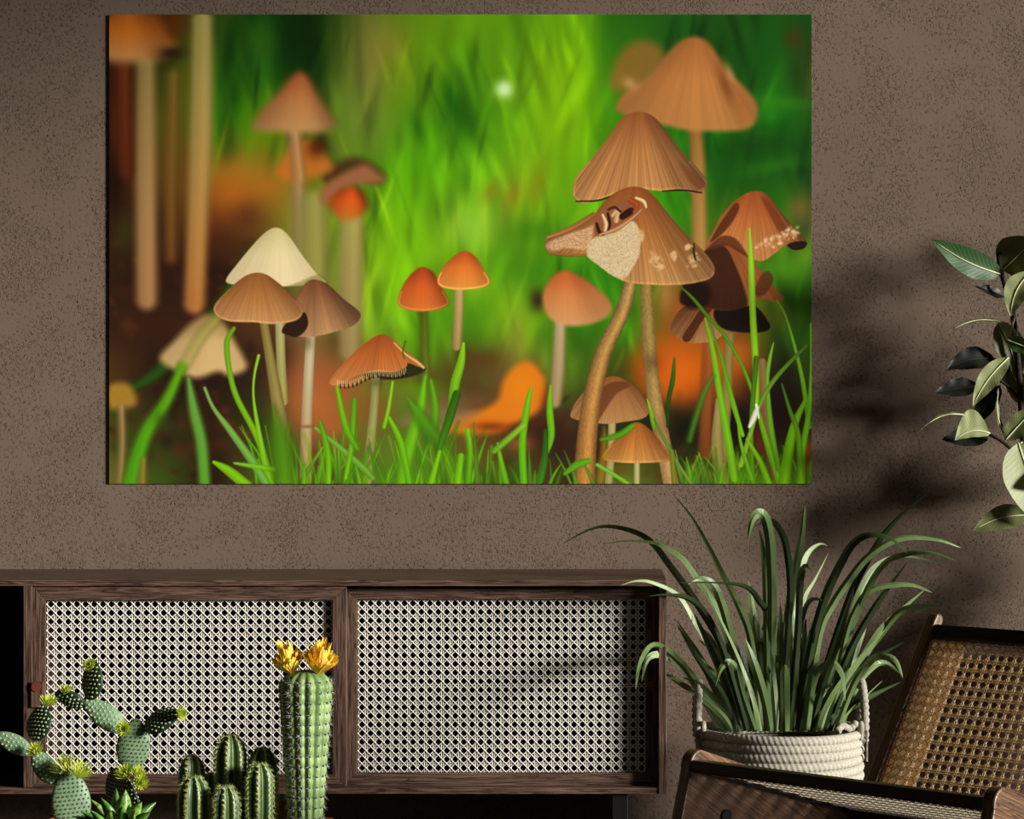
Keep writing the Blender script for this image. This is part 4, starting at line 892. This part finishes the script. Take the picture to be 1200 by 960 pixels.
for a_ in ((225, 884, 30, -.88, 6, .3), (227, 909, 37, -.97, 8, .5), (270, 860, 38, -.90, 7, .2), (264, 920, 32, -.99, 8, .1), (308, 875, 36, -.89, 7, .6), (304, 894, 32, -.96, 7, .3), (247, 905, 24, -.86, 7, 0)): column(*a_)
# prickly pear
p, po = pot(112, .115, 'wide terracotta pot under the prickly pear cactus')
op = empty('prickly_pear_cactus', (p.x, KY, zrim-.015)); oorg = Vector(op.location)
tag(op, 'prickly pear cactus of flat oval pads with yellow-green flowers at the left', 'cactus')
def pad(b_, t_, wpx, mat, roll=0., y=0., yt=0., dark=False):
    B_, T_ = at(b_[0], b_[1], KY+y), at(t_[0], t_[1], KY+yt); ax_ = T_-B_; L = ax_.length; T = ax_.normalized(); side = T.cross(Vector((0, -1, 0))).normalized()
    side = Matrix.Rotation(roll, 3, T) @ side; nor = side.cross(T).normalized(); wm = wpx/KS/2/max(.5, abs(math.cos(roll))); tk = min(.011, wm*.42); mb, sp_, am = MB(), MB(), MB(); N, K2 = 22, 24
    shp = lambda t: max(.05, (math.sin(math.pi*min(1, t*.96+.03)**.88))**.62)
    def sp(t, th_): 
        s_ = shp(t) if t < 1 else .05; return B_+ax_*t+side*(wm*s_*math.cos(th_))+nor*(tk*s_**.7*math.sin(th_))-oorg
    for i in range(N+1):
        t = i/N
        for j in range(K2): mb.v.append(sp(t, 6.2832*j/K2))
    for i in range(N):
        for j in range(K2):
            j2 = (j+1) % K2; mb.face((i*K2+j, i*K2+j2, (i+1)*K2+j2, (i+1)*K2+j), None, True)
    mb.face(list(range(K2))[::-1]); mb.face([N*K2+j for j in range(K2)])
    o = mb.build('pad', M[mat], op)
    nr = max(4, int(L/.0088))
    for i in range(nr):
        t = (i+.7)/(nr+.4); wl = wm*shp(t); m = max(1, int(2*wl/.0095))
        for j in range(m):
            s_ = ((j+.5+(.5 if i % 2 else 0)*.9)/(m+.45))*2-1
            if abs(s_) > .96: continue
            for sgn in (1, -1):
                th_ = math.acos(max(-1, min(1, s_)))*sgn; c = sp(t, th_); d = (nor*sgn+side*s_*.4).normalized()
                am.tube([c-d*.001, c+d*.0016], [.0031, .0016], 6); spikes(sp_, c+d*.001, d, .0032, 4, .0003)
    tag(am.build('areoles', M['areole_dark' if dark else 'areole'], o), 'small areole bumps', kind='stuff'); tag(sp_.build('spines', M['spine_green'], o), kind='stuff')
    return o
pads = {}
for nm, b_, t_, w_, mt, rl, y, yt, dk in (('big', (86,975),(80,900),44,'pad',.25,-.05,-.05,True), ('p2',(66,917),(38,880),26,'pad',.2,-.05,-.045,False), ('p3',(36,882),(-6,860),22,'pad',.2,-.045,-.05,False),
    ('p4',(42,868),(50,826),32,'pad_shaded',-.6,-.04,-.02,False), ('p5',(150,966),(136,900),48,'pad_shaded',-.9,.02,.0,False), ('p6',(153,903),(160,842),38,'pad',.2,-.01,-.02,True),
    ('p7',(146,856),(98,820),28,'pad',.2,-.02,-.03,False), ('p8',(107,820),(110,774),27,'pad_shaded',-.6,-.03,-.02,False), ('p9',(99,826),(64,812),20,'pad_shaded',-.7,-.03,-.03,False), ('p10',(170,853),(210,835),24,'pad_shaded',-.8,-.02,-.04,False)):
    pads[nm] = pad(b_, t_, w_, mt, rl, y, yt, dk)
for fx, fy, r, pn, ax_, y in ((56,827,9,'p4',(.3,-.6,1),-.05), (43,884,9,'p2',(-.2,-.7,.8),-.07), (79,904,13,'big',(-.45,-.6,.9),-.07), (91,910,13,'big',(.5,-.6,.8),-.075), (78,812,6,'p9',(0,-.6,1),-.045), (107,782,7,'p8',(-.3,-.9,.6),-.045),
    (146,855,8,'p7',(0,-1,.3),-.045), (148,910,10,'p5',(-.2,-.8,.8),-.04), (160,909,8,'p5',(.5,-.7,.7),-.04), (164,918,8,'p5',(.4,-.9,.3),-.045), (208,837,7,'p10',(.9,-.6,.2),-.05)):
    c = at(fx, fy, KY+y); flower(pads[pn], c, Vector(ax_), r/KS*1.15, r/KS*1.6, 18, M['bud'], oorg, .0017, 'flower', .95, 3)
# little leafy succulent
sy = KY-.2; p = at(140, 975, sy); o_ = empty('plant_pot', (p.x, sy, 0)); tag(o_, 'small terracotta pot under the bright green leafy succulent', 'pot', 'terracotta pots in front of the sideboard'); zr = at(0, 968, sy).z
MB().lathe([(0, 0), (.035, 0), (.052, zr-.02), (.056, zr-.02), (.056, zr), (.05, zr), (.05, zr-.012)]).build('pot_body', M['terracotta'], o_); MB().lathe([(.05, zr-.012), (0, zr-.008)]).build('soil', M['soil'], o_)
su = empty('leafy_succulent', (p.x, sy, zr-.012)); sorg = Vector(su.location); tag(su, 'small bright green leafy succulent in front of the prickly pear', 'succulent')
def sleaf(b_, t_, wpx, mat, y1):
    B_, T_ = at(b_[0], b_[1], sy), at(t_[0], t_[1], sy+y1); ax_ = T_-B_; T = ax_.normalized(); side = T.cross(Vector((0, -1, 0))).normalized(); side = Matrix.Rotation(random.uniform(-.5, .3), 3, T) @ side; nor = side.cross(T).normalized()
    mb = MB(); N = 10; wm = wpx*1.3/sc(sy)/2
    for i in range(N+1):
        t = i/N; w_ = wm*max(.06, math.sin(math.pi*t**.75)**.8); c = B_+ax_*t-sorg+Vector((0, 0, .006*math.sin(math.pi*t)))
        mb.v += [c-side*w_, c-side*w_*.5-nor*w_*.22, c-nor*w_*.02, c+side*w_*.5-nor*w_*.22, c+side*w_, c+nor*w_*.3]
    for i in range(N):
        for k in range(6): k2 = (k+1) % 6; mb.face((i*6+k, i*6+k2, i*6+6+k2, i*6+6+k), None, True)
    mb.build('leaf', M[mat], su)
for b_, t_, w_, mt, y1 in (((142,975),(147,926),16,'succ_pale',0), ((138,975),(118,935),13,'succ',-.02), ((136,975),(106,937),8,'succ_pale',.01), ((146,975),(166,940),13,'succ_pale',-.01), ((146,975),(183,940),12,'succ',.03), ((134,975),(136,924),12,'succ',.03),
    ((136,977),(128,948),12,'succ_pale',-.04), ((142,977),(143,945),12,'succ',-.05), ((130,977),(96,952),11,'succ',-.03), ((132,977),(86,957),9,'succ',-.01), ((150,977),(176,952),10,'succ',-.03), ((128,978),(106,950),9,'succ',-.05), ((150,978),(158,950),10,'succ_pale',-.05)): sleaf(b_, t_, w_, mt, y1)
